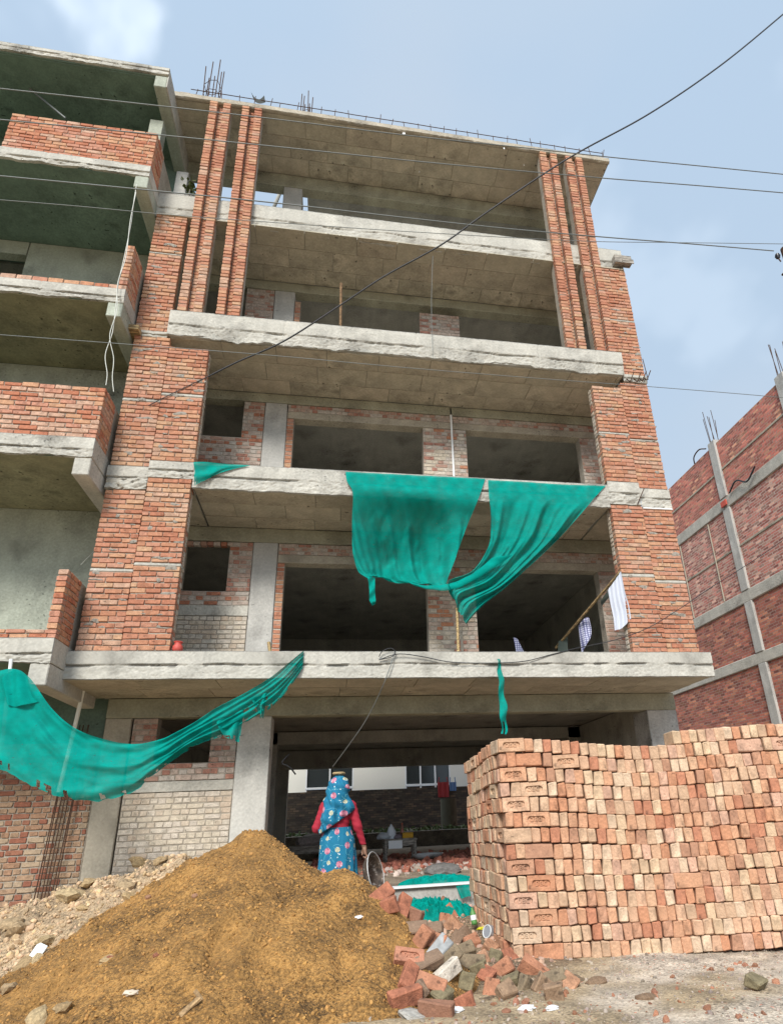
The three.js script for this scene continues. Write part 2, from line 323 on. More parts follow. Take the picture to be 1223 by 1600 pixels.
// ---------------------------------------------------------------- the unfinished building
const B1 = thing('unfinished_building', 'five-storey concrete frame building with brick piers and open windowless bays', 'building');
const ZW = -10.85, ZB = -20.2;
// slabs: [soffit, top, x0, x1, front z, ragged, with panels x range]
const slabs = [[3.01, 3.42, -3.73, 6.25, -9.40, 0.012, 0.5], [6.10, 6.57, -2.32, 4.86, -9.42, 0.03, 0.46], [9.11, 9.67, -3.06, 5.60, -9.38, 0.085, 0.42], [12.10, 12.74, -3.66, 6.12, -9.52, 0.085, 0.40], [15.52, 15.67, -3.80, 6.22, -9.40, 0.02, 0.1]];
slabs.forEach(([y0, y1, x0, x1, zf, rag, joint], k) => {
  const s = part('floor_slab', B1), thick = k === 4 ? y1 - y0 - 0.004 : 0.2;
  box('slab', x0 + 0.02, x1 - 0.02, y0 + 0.018, y0 + thick, zf - 0.03, ZW - 0.1, k === 4 ? M.concWarm : M.inside, s);
  box('inner_slab', k === 4 ? -0.98 : -3.6, k === 0 ? 6.28 : 6.08, y0 + 0.012, y0 + thick - 0.006, ZW - 0.103, ZB, k === 0 ? M.inside : M.inside, s);
  if (k < 4) box('edge_beam', x0 + 0.03, x1 - 0.03, y0 + thick + 0.003, y1 - 0.006, zf - 0.035, zf - 0.2, M.conc, s);
  roughFace('edge_face', x0, x1, y0, y1, zf, k === 4 ? M.concWarm : M.conc, s, { rag, joint, amp: k === 0 ? 0.007 : 0.013, sd: k * 17.3, depth: 0.05 });
  for (const x of [x0, x1]) box('edge_end', x - 0.006, x + 0.014 * (x < 0 ? 1 : -1), y0 + 0.02, y1 - 0.004, zf - 0.012, zf - (k === 0 || k > 2 ? 1.45 : 0.3), M.conc, s);
  if (k === 1 || k === 2) for (const [a, b] of [[-3.58, x0], [x1, 6.07]]) { box('slab', a, b, y0 + 0.018, y0 + thick, -9.69, ZW - 0.1, M.inside, s); box('soffit_panel', a + 0.004, b - 0.004, y0, y0 + 0.016, -9.7, ZW, M.soffit[1], s, 0.003); }
  // shuttering panels, each cast a little differently
  const rows = k === 0 ? [[-9.46, -10.1], [-10.1, ZW]] : [[-9.46, -9.92], [-9.92, -10.42], [-10.42, ZW]];
  rows.forEach(([za, zb], r) => {
    let x = x0 + 0.03 - (r % 2) * 0.3;
    while (x < x1 - 0.05) { const l = rr(0.82, 1.12), a = Math.max(x, x0 + 0.03), b = Math.min(x + l, x1 - 0.03); x += l; if (b - a < 0.06) continue;
      const dy = rr(-0.004, 0.004); box('soffit_panel', a + 0.004, b - 0.004, y0 + dy, y0 + 0.022, za - 0.004, zb + 0.004, pick(M.soffit), s, 0.003); }
  });
});
// beams along the wall plane, columns, lintels
const beams = [[2.70, 3.008, -3.5, 6.28], [5.82, 6.098, -3.6, 6.1], [8.90, 9.108, -3.6, 6.1], [11.86, 12.098, -3.6, 6.1], [15.12, 15.518, -3.7, 6.1]];
beams.forEach(([a, b, x0, x1]) => box('beam', x0, x1, a, b, ZW, ZW - 0.25, M.beam, B1, 0.012));
for (const [y0, y1] of [[0.0, 2.698], [3.43, 5.818], [6.58, 8.898], [9.68, 11.858], [12.75, 15.118]]) {
  box('column', -1.49, -1.06 + (y0 === 0 ? 0.09 : 0), y0, y1, ZW - 0.012, ZW - 0.5, y0 === 0 ? M.concLight : M.column, B1, 0.012);
  if (y0 > 0) box('column', 5.72, 6.05, y0, y1, ZW - 0.02, ZW - 0.5, M.column, B1, 0.012);
}
box('column', 5.69, 6.28, 0.0, 2.698, ZW - 0.012, ZW - 0.6, M.column, B1, 0.012);
box('column', -3.50, -3.11, 0.0, 2.698, ZW - 0.012, ZW - 0.4, M.concWarm, B1, 0.012);
for (const x of [-1.6, 5.8]) for (const z of [-15.3, -19.7]) box('column', x, x + 0.4, 0.2, 2.99, z, z - 0.4, M.inside, B1, 0.01);
box('beam', -3.5, 6.3, 2.5, 3.0, -19.55, -19.95, M.inside, B1, 0.01);
box('beam', -3.5, 6.3, 2.72, 3.0, -15.3, -15.6, M.inside, B1, 0.01);
// closing walls of the storeys, seen as dark depth inside the openings
box('side_wall', -3.62, -3.45, 0.0, 3.0, ZW - 0.42, ZB, M.inside, B1);
box('side_wall', 6.12, 6.29, 0.0, 3.0, ZW - 0.62, ZB, M.inside, B1);
for (const [y0, y1] of [[3.42, 6.1], [6.58, 9.11], [9.68, 12.1]]) {
  box('side_wall', -3.62, -3.45, y0 - 0.1, y1, ZW - 0.26, ZB, M.inside, B1); box('side_wall', 5.95, 6.09, y0 - 0.1, y1, ZW - 0.26, ZB, M.inside, B1);
  box('partition_wall', -3.44, 5.94, y0 - 0.1, y1 + 0.01, -18.6, -18.75, M.inside, B1);
}
box('side_wall', 5.95, 6.09, 12.6, 15.5, ZW - 0.26, ZB, M.inside, B1);
box('partition_wall', -0.9, 5.94, 12.6, 15.5, -14.2, -14.35, M.inside, B1);
mesh('prop', bar(V(-2.35, 12.7, -11.6), V(-1.55, 16.2, -11.5), 0.045, 8), M.inside, B1);

// masonry in the wall plane
function wallPanel(name, x0, x1, y0, y1, mats, core, o = {}) {
  const w = part(name, B1); const z = (o.z ?? ZW - 0.03);
  for (const [a, b, c, d] of (o.cores ?? [[x0, x1, y0, y1]])) box('mortar_core', a + 0.002, b - 0.002, c + 0.002, d - 0.002, z - 0.004, z - 0.22, core, w, 0.004);
  layBricks(w, { x0, x1, y0, y1, z, mats, jit: 0.003, proud: 0.006, ...o }); return w;
}
// ground storey, beside the plastered column
wallPanel('brick_infill', -3.09, -1.495, -0.02, 1.57, MB.white, M.mortar, { bond: 'english', course: 0.083, gap: 0.013, proud: 0.004 });
box('concrete_band', -3.10, -1.492, 1.575, 1.728, ZW - 0.015, ZW - 0.24, M.conc, B1);
wallPanel('brick_infill', -3.09, -1.495, 1.732, 2.695, MB.dusty, M.mortar, { bond: 'english', holes: [[-2.72, -1.90, 2.0, 2.7]], cores: [[-3.09, -1.495, 1.732, 1.998], [-3.09, -2.72, 2.0, 2.695], [-1.90, -1.495, 2.0, 2.695]] });
// first storey
wallPanel('brick_infill', -3.4, -1.495, 3.43, 4.41, MB.white, M.mortar, { bond: 'english', course: 0.083, gap: 0.013 });
box('concrete_band', -3.4, -1.492, 4.414, 4.60, ZW - 0.015, ZW - 0.24, M.conc, B1);
wallPanel('brick_infill', -3.4, -1.495, 4.604, 5.815, [...MB.dusty, MB.pier[0], MB.pier[3]], M.mortarPale, { bond: 'english', holes: [[-2.66, -1.90, 4.87, 5.77]], cores: [[-3.4, -1.495, 4.604, 4.868], [-3.4, -2.66, 4.87, 5.815], [-1.90, -1.495, 4.87, 5.815]] });
// second storey
wallPanel('brick_infill', -3.4, -1.495, 6.58, 8.895, [...MB.dusty, ...MB.dusty, MB.pier[0]], M.mortarPale, { bond: 'english', holes: [[-2.66, -1.90, 8.05, 8.89]], cores: [[-3.4, -1.495, 6.58, 8.048], [-3.4, -2.66, 8.05, 8.895], [-1.90, -1.495, 8.05, 8.895]] });
// third storey, beside the column
wallPanel('brick_infill', -2.08, -1.495, 9.68, 11.855, MB.dusty, M.mortarPale, { bond: 'english' });
wallPanel('brick_jamb', -1.055, -0.93, 9.68, 11.62, MB.pier, M.mortarPale, { bond: 'single' });
wallPanel('brick_stub', 1.68, 2.60, 9.68, 11.66, MB.dusty, M.mortarPale, { bond: 'english' });
wallPanel('brick_stub', 4.95, 5.71, 9.68, 10.95, MB.dusty, M.mortarPale, { bond: 'english' });
for (const [y0, yo, y1] of [[3.43, 5.43, 5.815], [6.58, 8.56, 8.895]]) {
  wallPanel('brick_jamb', -1.055, -0.92, y0, yo, MB.pier, M.mortarPale, { bond: 'single' });
  wallPanel('brick_pillar', 1.68, 2.60, y0, yo, [...MB.white, ...MB.dusty, MB.pier[3]], M.mortarPale, { bond: 'english' });
  wallPanel('brick_pillar', 5.12, 5.715, y0, yo, MB.dusty, M.mortarPale, { bond: 'english' });
  box('lintel', -1.05, 5.71, yo + 0.003, yo + 0.16, ZW - 0.02, ZW - 0.25, M.concWarm, B1);
  wallPanel('brick_course', -1.05, 5.71, yo + 0.165, y1, MB.dusty, M.mortarPale, { bond: 'header' });
}
// service chases in the brick pillars
box('conduit', 2.27, 2.31, 7.2, 9.08, ZW + 0.0, ZW - 0.02, M.white, B1);
box('conduit', 2.26, 2.31, 3.6, 4.2, ZW - 0.02, ZW - 0.1, M.mortarPale, B1);
box('switch_box', 2.02, 2.16, 7.36, 7.42, ZW + 0.004, ZW - 0.05, M.inside, B1);
box('switch_box', 5.40, 5.50, 7.26, 7.34, ZW + 0.004, ZW - 0.05, M.inside, B1);

const smearG = [0, 1, 2, 3].map((k) => { const g = new THREE.SphereGeometry(1, 12, 8), q = g.attributes.position; for (let i = 0; i < q.count; i++) { const a = Math.atan2(q.getY(i), q.getX(i)), f = 1 + 0.5 * noise.noise(Math.cos(a) * 1.7 + k * 5, Math.sin(a) * 1.7, 3.3); q.setXYZ(i, q.getX(i) * f, q.getY(i) * f, q.getZ(i)); } g.computeVertexNormals(); return uvBox(g); });
// brick piers standing on the slab edges
function pier(y0, y1, segs, bands) {
  const p = part('brick_pier', B1);
  segs.forEach(([x0, x1, z, ya = y0, yb = y1, side]) => {
    box('mortar_core', x0 + 0.012, x1 - 0.012, ya, yb - 0.01, z - 0.006, z - 0.235, M.mortar, p, 0.004);
    let a = ya; for (const b of [...bands.filter((q) => q[0] === x0), [x0, yb, yb]]) {
      if (b[1] - a > 0.05) layBricks(p, { x0, x1, y0: a, y1: b[1], z, mats: MB.pier, jit: 0.007, proud: 0.014, gap: 0.009 });
      if (b[2] > b[1]) box('mortar_band', x0 - 0.004, x1 + 0.004, b[1] + 0.006, b[2] - 0.006, z + 0.006, z - 0.2, M.conc, p, 0.01);
      a = b[2];
    }
    for (let i = 0; i < (x1 - x0 > 0.3 && yb - ya > 1 ? 13 : 0); i++) { const s = mesh('mortar_smear', smearG[i % 4], M.mortarPale, p); s.position.set(rr(x0 + 0.06, x1 - 0.06), rr(ya + 0.1, yb - 0.1), z + 0.010); s.scale.set(rr(0.03, 0.11), rr(0.012, 0.04), 0.010); s.rotation.z = rr(-0.15, 0.15); }
    // the reveal toward the open bay
    if (side) layBricks(p, { x0: z - 0.225, x1: z - 0.115, y0: ya, y1: yb, z: side > 0 ? x1 - 0.012 : x0 + 0.012, along: 'z', side, mats: [...MB.white, MB.pier[2]], bond: 'single', proud: 0.008 });
  });
  return p;
}
pier(3.425, 6.26, [[-3.0, -2.335, -9.44, 3.425, 6.26, 1], [-3.6, -3.004, -9.465, 3.425, 6.03]], [[-3.0, 4.74, 4.80], [-3.6, 4.64, 4.70]]);
pier(6.58, 8.90, [[-3.0, -2.335, -9.44, 6.575, 8.90, 1], [-3.6, -3.004, -9.465, 6.465, 9.10]], [[-3.0, 7.86, 7.92], [-3.6, 7.72, 7.78]]);
pier(3.425, 6.17, [[4.87, 5.49, -9.44, 3.425, 6.17, -1], [5.494, 6.09, -9.465, 3.425, 6.14]], [[4.87, 4.76, 4.83], [5.494, 4.67, 4.73]]);
pier(6.58, 8.82, [[4.87, 5.49, -9.44, 6.655, 8.82, -1], [5.494, 6.09, -9.465, 6.555, 8.97]], [[4.87, 7.70, 7.75], [5.494, 7.60, 7.65]]);
roughFace('concrete_band', -3.01, -2.325, 6.262, 6.572, -9.425, M.conc, B1, { rag: 0.02, amp: 0.02, depth: 0.22, sd: 3 });
roughFace('concrete_band', -3.62, -3.012, 6.04, 6.46, -9.45, M.conc, B1, { rag: 0.03, amp: 0.03, depth: 0.22, sd: 8 });
roughFace('concrete_band', 4.862, 5.492, 6.18, 6.65, -9.425, M.conc, B1, { rag: 0.02, amp: 0.025, depth: 0.22, sd: 12 });
roughFace('concrete_band', 5.5, 6.105, 6.15, 6.55, -9.45, M.conc, B1, { rag: 0.02, amp: 0.02, depth: 0.22, sd: 15 });
box('packing_board', 5.51, 6.10, 6.12, 6.148, -9.43, -9.7, M.white, B1);
// side masonry of the upper storeys
pier(9.10, 12.08, [[-3.63, -3.06, -9.5, 9.24, 12.12]], [[-3.63, 11.1, 11.14]]);
pier(9.0, 12.10, [[5.50, 6.11, -9.5, 9.20, 12.12], [5.62, 6.10, -9.505, 8.98, 9.02]], [[5.50, 10.62, 10.67]]);
roughFace('concrete_band', -3.58, -3.07, 9.105, 9.235, -9.47, M.conc, B1, { rag: 0.03, amp: 0.03, depth: 0.22, sd: 21 });
roughFace('concrete_band', 5.60, 6.12, 9.03, 9.20, -9.47, M.conc, B1, { rag: 0.05, amp: 0.04, depth: 0.22, sd: 25 });
box('packing_board', -3.72, -3.5, 9.10, 9.2, -9.3, -9.6, M.wood, B1);
// slim brick fins, in grooved pairs, from the third slab to the roof
[[-2.95, -2.80], [-2.68, -2.53], [-2.29, -2.145], [-2.03, -1.88], [4.44, 4.595], [4.70, 4.855], [5.08, 5.235], [5.34, 5.49]].forEach(([x0, x1], i) => {
  const f = part('brick_fin', B1), zf = -9.385;
  box('mortar_core', x0 + 0.008, x1 - 0.008, 9.672, 15.515, zf - 0.004, zf - 0.27, i < 4 ? M.mortarPale : M.mortar, f, 0.004);
  layBricks(f, { x0, x1, y0: 9.675, y1: 15.515, z: zf, mats: MB.pier, bond: 'single', course: 0.082, proud: 0.012, jit: 0.008, gap: 0.0 });
});
[[-2.80, -2.68], [-2.145, -2.03], [4.595, 4.70], [5.235, 5.34]].forEach(([x0, x1]) => {
  const f = part('fin_web', B1), z = -9.47; box('mortar_core', x0 - 0.004, x1 + 0.004, 9.672, 15.513, z - 0.03, z - 0.15, M.mortar, f, 0.003);
  layBricks(f, { x0: x0 + 0.004, x1: x1 - 0.004, y0: 9.68, y1: 15.51, z: z - 0.02, mats: MB.pier, bond: 'single', course: 0.082, proud: 0.006, jit: 0.006 });
});
// starter bars and a string of short ties along the roof edge
function rebarCluster(parent, x, y, z, n, h, spread, lean = 0.03, ties = 2) {
  const c = part('rebar_cluster', parent), tops = [];
  for (let i = 0; i < n; i++) { const a = i / n * 6.28, p = V(x + spread * Math.cos(a), y, z + spread * Math.sin(a)), q = p.clone().add(V(rr(-lean, lean), h * rr(0.75, 1.05), rr(-lean, lean))); tops.push([p, q]); mesh('bar', bar(p, q, 0.011), M.rust, c); }
  for (let t = 0; t < ties; t++) { const f = 0.3 + 0.22 * t; for (let i = 0; i < n; i++) { const a = tops[i], b = tops[(i + 1) % n]; mesh('tie', bar(a[0].clone().lerp(a[1], f), b[0].clone().lerp(b[1], f), 0.006), M.rust, c); } }
  return c;
}
rebarCluster(B1, -3.02, 15.66, -9.65, 7, 1.55, 0.17, 0.05, 2);
rebarCluster(B1, -0.98, 15.66, -9.62, 6, 0.95, 0.12, 0.03, 1);
{
  const t = part('roof_tie_line', B1), pts = [];
  for (let i = 0; i <= 30; i++) { const x = lerp(-3.4, 6.1, i / 30); pts.push(V(x, 15.87 + 0.03 * fbm(x * 1.2, 3, 1), -9.43)); }
  tube('tie_wire', pts, 0.009, M.rust, t, 90, 5);
  for (let i = 0; i < 32; i++) { const x = lerp(-3.3, 6.05, i / 31) + rr(-0.06, 0.06), l = rr(0.16, 0.32); mesh('stub', bar(V(x, 15.6, -9.43), V(x + rr(-0.05, 0.05), 15.70 + l, -9.43), 0.008, 5), M.rust, t); }
  mesh('stub', bar(V(6.1, 15.7, -9.5), V(6.2, 16.12, -9.5), 0.009, 5), M.rust, t);
}
{ const w = part('roof_brick_stub', B1); box('mortar_core', -3.72, -3.42, 15.68, 16.2, -9.75, -9.95, M.mortarPale, w); layBricks(w, { x0: -3.73, x1: -3.40, y0: 15.68, y1: 16.24, z: -9.75, mats: MB.dusty, skip: (x, y) => y > 16.0 && x > -3.52 }); }
// bent bars and a broken board at the right-hand corners
for (const [x, y] of [[5.72, 9.0], [5.88, 9.02], [6.0, 9.05], [6.1, 9.08]]) mesh('bent_bar', mergeGeometries([bar(V(x, y, -9.45), V(x + 0.08, y + 0.2, -9.38), 0.01), bar(V(x, y, -9.45), V(x - 0.1, y + 0.03, -9.4), 0.01)]), M.rust, B1);
mesh('bent_bar', bar(V(6.13, 9.1, -9.45), V(6.1, 9.62, -9.45), 0.008), M.rust, B1);
{ const b = box('corner_board', 5.85, 6.25, 12.2, 12.42, -9.36, -9.5, M.woodDark, B1); b.rotation.z = 0.0; box('corner_board', 6.02, 6.28, 12.18, 12.30, -9.34, -9.355, M.woodDark, B1); }
mesh('bent_bar', bar(V(5.4, 6.2, -9.42), V(5.55, 6.5, -9.36), 0.009), M.rust, B1);
// ---------------------------------------------------------------- the neighbour with balconies
const B2 = thing('balcony_building', 'concrete building with deep balconies, orange brick parapets and dull green ceilings', 'building');
const XR = -3.66, XL = -9.5, ZF = -8.9, ZK = -10.78;
// [soffit, slab top, brick parapet top, side stub top]
const bal = [[3.14, 3.47, 3.60, 4.46], [6.27, 6.60, 7.55, 7.55], [9.30, 9.58, 9.70, 10.62], [12.38, 12.64, 13.60, 13.60]];
bal.forEach(([y0, y1, yb, ys], k) => {
  const b = part('balcony', B2);
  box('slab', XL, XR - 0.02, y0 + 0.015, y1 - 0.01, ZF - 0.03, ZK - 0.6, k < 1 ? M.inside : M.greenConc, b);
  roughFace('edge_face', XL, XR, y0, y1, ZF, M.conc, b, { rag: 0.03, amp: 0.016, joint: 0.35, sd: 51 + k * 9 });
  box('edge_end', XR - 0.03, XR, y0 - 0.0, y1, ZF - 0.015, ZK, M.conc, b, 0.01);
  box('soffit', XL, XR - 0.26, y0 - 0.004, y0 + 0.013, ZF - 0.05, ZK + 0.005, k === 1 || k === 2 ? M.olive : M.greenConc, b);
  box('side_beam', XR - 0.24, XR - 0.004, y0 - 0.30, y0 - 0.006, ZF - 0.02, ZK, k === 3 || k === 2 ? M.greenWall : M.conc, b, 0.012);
  const z = ZF - 0.03, xl = k === 3 ? -6.22 : XL + 2.5;
  box('mortar_core', xl, XR - 0.02, y1, yb - 0.012, z - 0.006, z - 0.115, M.mortar, b, 0.004);
  layBricks(b, { x0: xl, x1: XR, y0: y1, y1: yb, z, mats: MB.balcony, jit: 0.006, proud: 0.012 });
  box('mortar_core', XR - 0.115, XR - 0.012, y1, ys - 0.012, z - 0.02, ZK + 0.3, M.mortar, b, 0.004);
  layBricks(b, { x0: -9.42, x1: z - 0.1, y0: y1, y1: ys, z: XR - 0.012, along: 'z', side: 1, mats: MB.balcony, jit: 0.006, proud: 0.012 });
  if (ys > yb + 0.3) { box('mortar_core', XR - 0.13, XR - 0.02, yb, ys - 0.012, z - 0.012, z - 0.1, M.mortar, b, 0.004); layBricks(b, { x0: XR - 0.14, x1: XR, y0: yb, y1: ys, z, mats: MB.balcony, bond: 'single', proud: 0.012 }); }
});
{
  const r = part('roof_slab', B2); box('slab', XL, -3.70, 15.36, 15.56, -8.95, -13, M.greenConc, r); roughFace('edge_face', XL, -3.68, 15.38, 15.58, -8.9, M.conc, r, { rag: 0.02, sd: 90 });
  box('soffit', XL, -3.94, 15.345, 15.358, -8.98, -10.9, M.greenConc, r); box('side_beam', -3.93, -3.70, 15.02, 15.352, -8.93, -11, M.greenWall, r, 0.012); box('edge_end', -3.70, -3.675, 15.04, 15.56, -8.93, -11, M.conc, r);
}
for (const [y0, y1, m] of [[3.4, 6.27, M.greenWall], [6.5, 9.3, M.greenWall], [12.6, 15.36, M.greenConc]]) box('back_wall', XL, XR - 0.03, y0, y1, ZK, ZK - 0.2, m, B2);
// third floor wall with its dark opening
box('back_wall', -6.40, XR - 0.03, 9.5, 12.38, ZK, ZK - 0.2, M.greenWall, B2); box('back_wall', XL, -7.4, 9.5, 12.38, ZK, ZK - 0.2, M.greenWall, B2); box('back_wall', -7.38, -6.42, 12.03, 12.38, ZK, ZK - 0.2, M.greenWall, B2);
box('interior_wall', XL, XR, 0, 15.3, -14.2, -14.4, M.inside, B2); box('interior_wall', XL - 0.2, XL, 0, 15.5, -9.0, -14.4, M.inside, B2);
for (const y of [3.4, 6.5, 9.5, 12.55]) box('interior_slab', XL, XR - 0.06, y - 0.2, y, ZK - 0.61, -14.2, M.inside, B2);
box('corner_post', -4.12, -3.86, 12.65, 14.9, -9.55, -9.8, M.greenWall, B2); box('corner_post', -3.66, -3.42, 12.75, 14.3, -10.2, -10.4, M.column, B2);
// ground storey brickwork
{ const w = part('brick_wall', B2); box('mortar_core', XL, -3.52, -0.05, 2.35, -10.93, -11.1, M.mortar, w); layBricks(w, { x0: -6.0, x1: -3.53, y0: -0.04, y1: 2.33, z: -10.92, mats: MB.low, bond: 'english', course: 0.083, gap: 0.016, proud: 0.006 }); }
box('back_wall', XL, -3.53, 2.36, 3.14, -10.98, -11.1, M.greenConc, B2);
{ const c = part('rebar_cluster', B2); for (let i = 0; i < 7; i++) { const x = -3.98 + i * 0.045; mesh('bar', bar(V(x - 0.06, 0.2, -10.82 + rr(-0.02, 0.02)), V(x + rr(-0.02, 0.04), 2.6, -10.82 + rr(-0.02, 0.02)), 0.009, 5), M.rust, c); } }
tube('drain_pipe', [V(-3.78, 1.6, -10.3), V(-3.7, 2.6, -10.25), V(-3.66, 3.12, -10.2)], 0.03, M.cream, B2, 12, 8);
tube('loose_cable', [V(-5.7, 10.95, -10.3), V(-5.3, 10.2, -10.5), V(-4.95, 9.75, -10.72)].reverse(), 0.03, M.wire, B2, 16, 6);
tube('loose_cable', [V(-5.0, 7.78, -10.7), V(-4.9, 7.85, -10.6), V(-4.6, 7.78, -10.65), V(-4.2, 7.70, -10.7), V(-3.7, 7.68, -10.7)], 0.022, M.wire, B2, 24, 6);
tube('loose_cable', [V(-3.98, 5.6, -10.7), V(-4.05, 5.3, -10.5), V(-4.15, 5.15, -10.5)], 0.008, M.wirePale, B2, 12, 5);
// pale leaning pole behind the top parapet
tag(mesh('prop_pole', bar(atZ(-30, 75, -9.6), atZ(103, 185, -9.6), 0.022, 8), M.wireGrey), 'thin grey pole leaning under the topmost green balcony ceiling', 'pole');
// tuft of weeds on the top floor
{ const g = []; for (let i = 0; i < 46; i++) { const l = new THREE.PlaneGeometry(rr(0.05, 0.11), rr(0.04, 0.07)); l.rotateX(rr(-1.2, 1.2)); l.rotateY(rr(0, 6.3)); l.translate(rr(-0.16, 0.18), rr(-0.05, 0.25), rr(-0.12, 0.12)); g.push(l); }
  const t = thing('weed_clump', 'small leafy weed growing on the top floor beside the brick fins', 'weed', [-3.35, 13.75, -10.2]); mesh('leaves', mergeGeometries(g), std([0.10, 0.12, 0.03], { side: THREE.DoubleSide }), t); mesh('stem', bar(V(0, -0.35, 0), V(0.02, 0.1, 0), 0.012), M.woodDark, t); box('ledge', -0.4, 0.35, -0.9, -0.1, -0.02, -0.3, M.column, t); }

// ---------------------------------------------------------------- the long brick building beyond the gap
{
  const B3 = thing('brick_building', 'tall red brick side wall with pale concrete columns and beams', 'building');
  const X0 = 13, far1 = farBrick([[182, 108, 90], [190, 118, 98], [172, 98, 84], [202, 142, 112], [178, 104, 90]], 'rgb(164,134,120)', 1.2), far2 = farBrick([[166, 98, 80], [154, 90, 76], [178, 116, 90], [150, 88, 76]], 'rgb(150,124,112)', 0.8), far3 = farBrick([[176, 112, 98], [186, 126, 110], [168, 100, 88], [196, 150, 130]], 'rgb(186,164,152)', 3.0);
  const mk = (t) => std([1, 1, 1], { map: t, bumpMap: t, bumpScale: 0.012, roughness: 0.95 }), bm = [mk(far1), mk(far3), mk(far2), mk(far2)];
  const lev = [[-0.2, 5.0, bm[3]], [5.35, 7.0, bm[2]], [7.38, 10.35, bm[1]], [10.75, 12.85, bm[0]]], zc = [-17.0, -24.5, -13.3];
  for (const [a, b, m] of lev) { const spans = [[-5, -13.15], [-13.49, -16.85], [-17.25, -24.4], [-24.8, -34]]; for (const [z0, z1] of spans) box('brick_panel', X0 + 0.06, X0 + 0.3, a, b, z0, z1, m, B3, 0.003); }
  for (const [a, b] of [[5.0, 5.35], [7.0, 7.38], [10.35, 10.75]]) box('beam', X0, X0 + 0.32, a, b, -5, -34, M.conc, B3, 0.02);
  for (const a of [2.6, 8.85, 11.75]) box('thin_band', X0 + 0.035, X0 + 0.1, a, a + 0.07, -5, -34, M.concWarm, B3);
  for (const z of zc) { for (const [a, b] of [[0, 5.0], [5.352, 6.998], [7.382, 10.348], [10.752, 13.0]]) box('column', X0 - 0.02, X0 + 0.34, a, b, z + 0.17, z - 0.21, M.column, B3, 0.015); rebarCluster(B3, X0 + 0.15, 12.9, z, 6, 1.3, 0.15, 0.09, 0); }
  box('roof_slab', X0 + 0.3, X0 + 8, 12.4, 12.6, -5, -34, M.conc, B3); box('back_wall', X0 + 8, X0 + 8.2, 0, 12.6, -5, -34, bm[2], B3); box('end_wall', X0 + 0.3, X0 + 8, 0, 12.4, -33.8, -34, bm[2], B3); box('end_wall', X0 + 0.3, X0 + 8, 0, 12.4, -5, -5.2, bm[2], B3);
  tube('loose_cable', [V(X0 + 0.1, 12.84, -18.3), V(X0 - 0.02, 13.02, -18.1), V(X0 - 0.04, 13.1, -17.7), V(X0 - 0.04, 12.9, -17.3)], 0.025, M.rust, B3, 20, 6);
  tube('loose_cable', [V(X0 - 0.05, 10.72, -16.6), V(X0 - 0.1, 10.9, -16.1), V(X0 - 0.1, 10.6, -15.6), V(X0 - 0.1, 10.85, -15.1)], 0.03, M.wire, B3, 20, 5);
  box('red_rag', X0 - 0.08, X0 - 0.03, 10.42, 10.62, -16.85, -17.15, std([0.5, 0.09, 0.06]), B3);
  for (const z of [-16.85 - 0.3, -15.2]) mesh('water_streak_pipe', bar(V(X0 + 0.02, 7.4, z - 3), V(X0 + 0.02, 10.3, z - 3), 0.025, 6), M.concWarm, B3);
}
// ---------------------------------------------------------------- heaps of soil and gravel
const soilH = (x, z) => {
  const d1 = Math.hypot((x + 0.56) * (x < -0.56 ? 0.72 : 1.0), (z + 5.6) * 0.92), d2 = Math.hypot(x - 0.08, (z + 5.35) * 0.95);
  const a = 1.06 - 0.80 * Math.sqrt(d1 * d1 + 0.004), b = 0.82 - 0.80 * Math.sqrt(d2 * d2 + 0.014), m = Math.max(a, b), k = Math.exp(-Math.abs(a - b) * 9) * 0.03;
  return m + k + 0.13 * fbm(x * 1.9, 2.2, z * 1.9, 3) - 0.05 * sm(0.05, 0.2, fbm(x * 2.6 + 4, 9.2, z * 2.6, 2)) + 0.05 * fbm(x * 7, 5.2, z * 7, 4) + 0.016 * fbm(x * 26, 1.2, z * 26, 3);
};
const gravH = (x, z) => {
  const rx = x + 1.15, side = rx < 0 ? 0.25 * -rx : 0.5 * rx, dz = z + 6.1;
  return 0.92 - side - (dz > 0 ? 0.62 : 0.8) * Math.sqrt(dz * dz + 0.01) + 0.10 * fbm(x * 2.6, 8.2, z * 2.6, 3) + 0.08 * fbm(x * 8, 3.2, z * 8, 4) + 0.03 * fbm(x * 30, 7.2, z * 30, 3);
};
function heap(h, x0, x1, z0, z1, step) {
  const nx = Math.round((x1 - x0) / step), nz = Math.round((z1 - z0) / step), pos = [], idx = [];
  for (let j = 0; j <= nz; j++) for (let i = 0; i <= nx; i++) { const x = lerp(x0, x1, i / nx), z = lerp(z0, z1, j / nz); pos.push(x, Math.max(h(x, z), -0.15), z); }
  const w = nx + 1; for (let j = 0; j < nz; j++) for (let i = 0; i < nx; i++) { const a = j * w + i; if (Math.max(pos[3 * a + 1], pos[3 * (a + w) + 1], pos[3 * (a + 1) + 1], pos[3 * (a + w + 1) + 1]) < -0.12) continue; idx.push(a, a + w, a + 1, a + 1, a + w, a + w + 1); }
  const g = new THREE.BufferGeometry(); g.setAttribute('position', new THREE.Float32BufferAttribute(pos, 3)); g.setIndex(idx); g.computeVertexNormals(); const uv = []; for (let i = 0; i < pos.length; i += 3) uv.push(pos[i], pos[i + 2] - 0.7 * pos[i + 1]); g.setAttribute('uv', new THREE.Float32BufferAttribute(uv, 2)); return g;
}
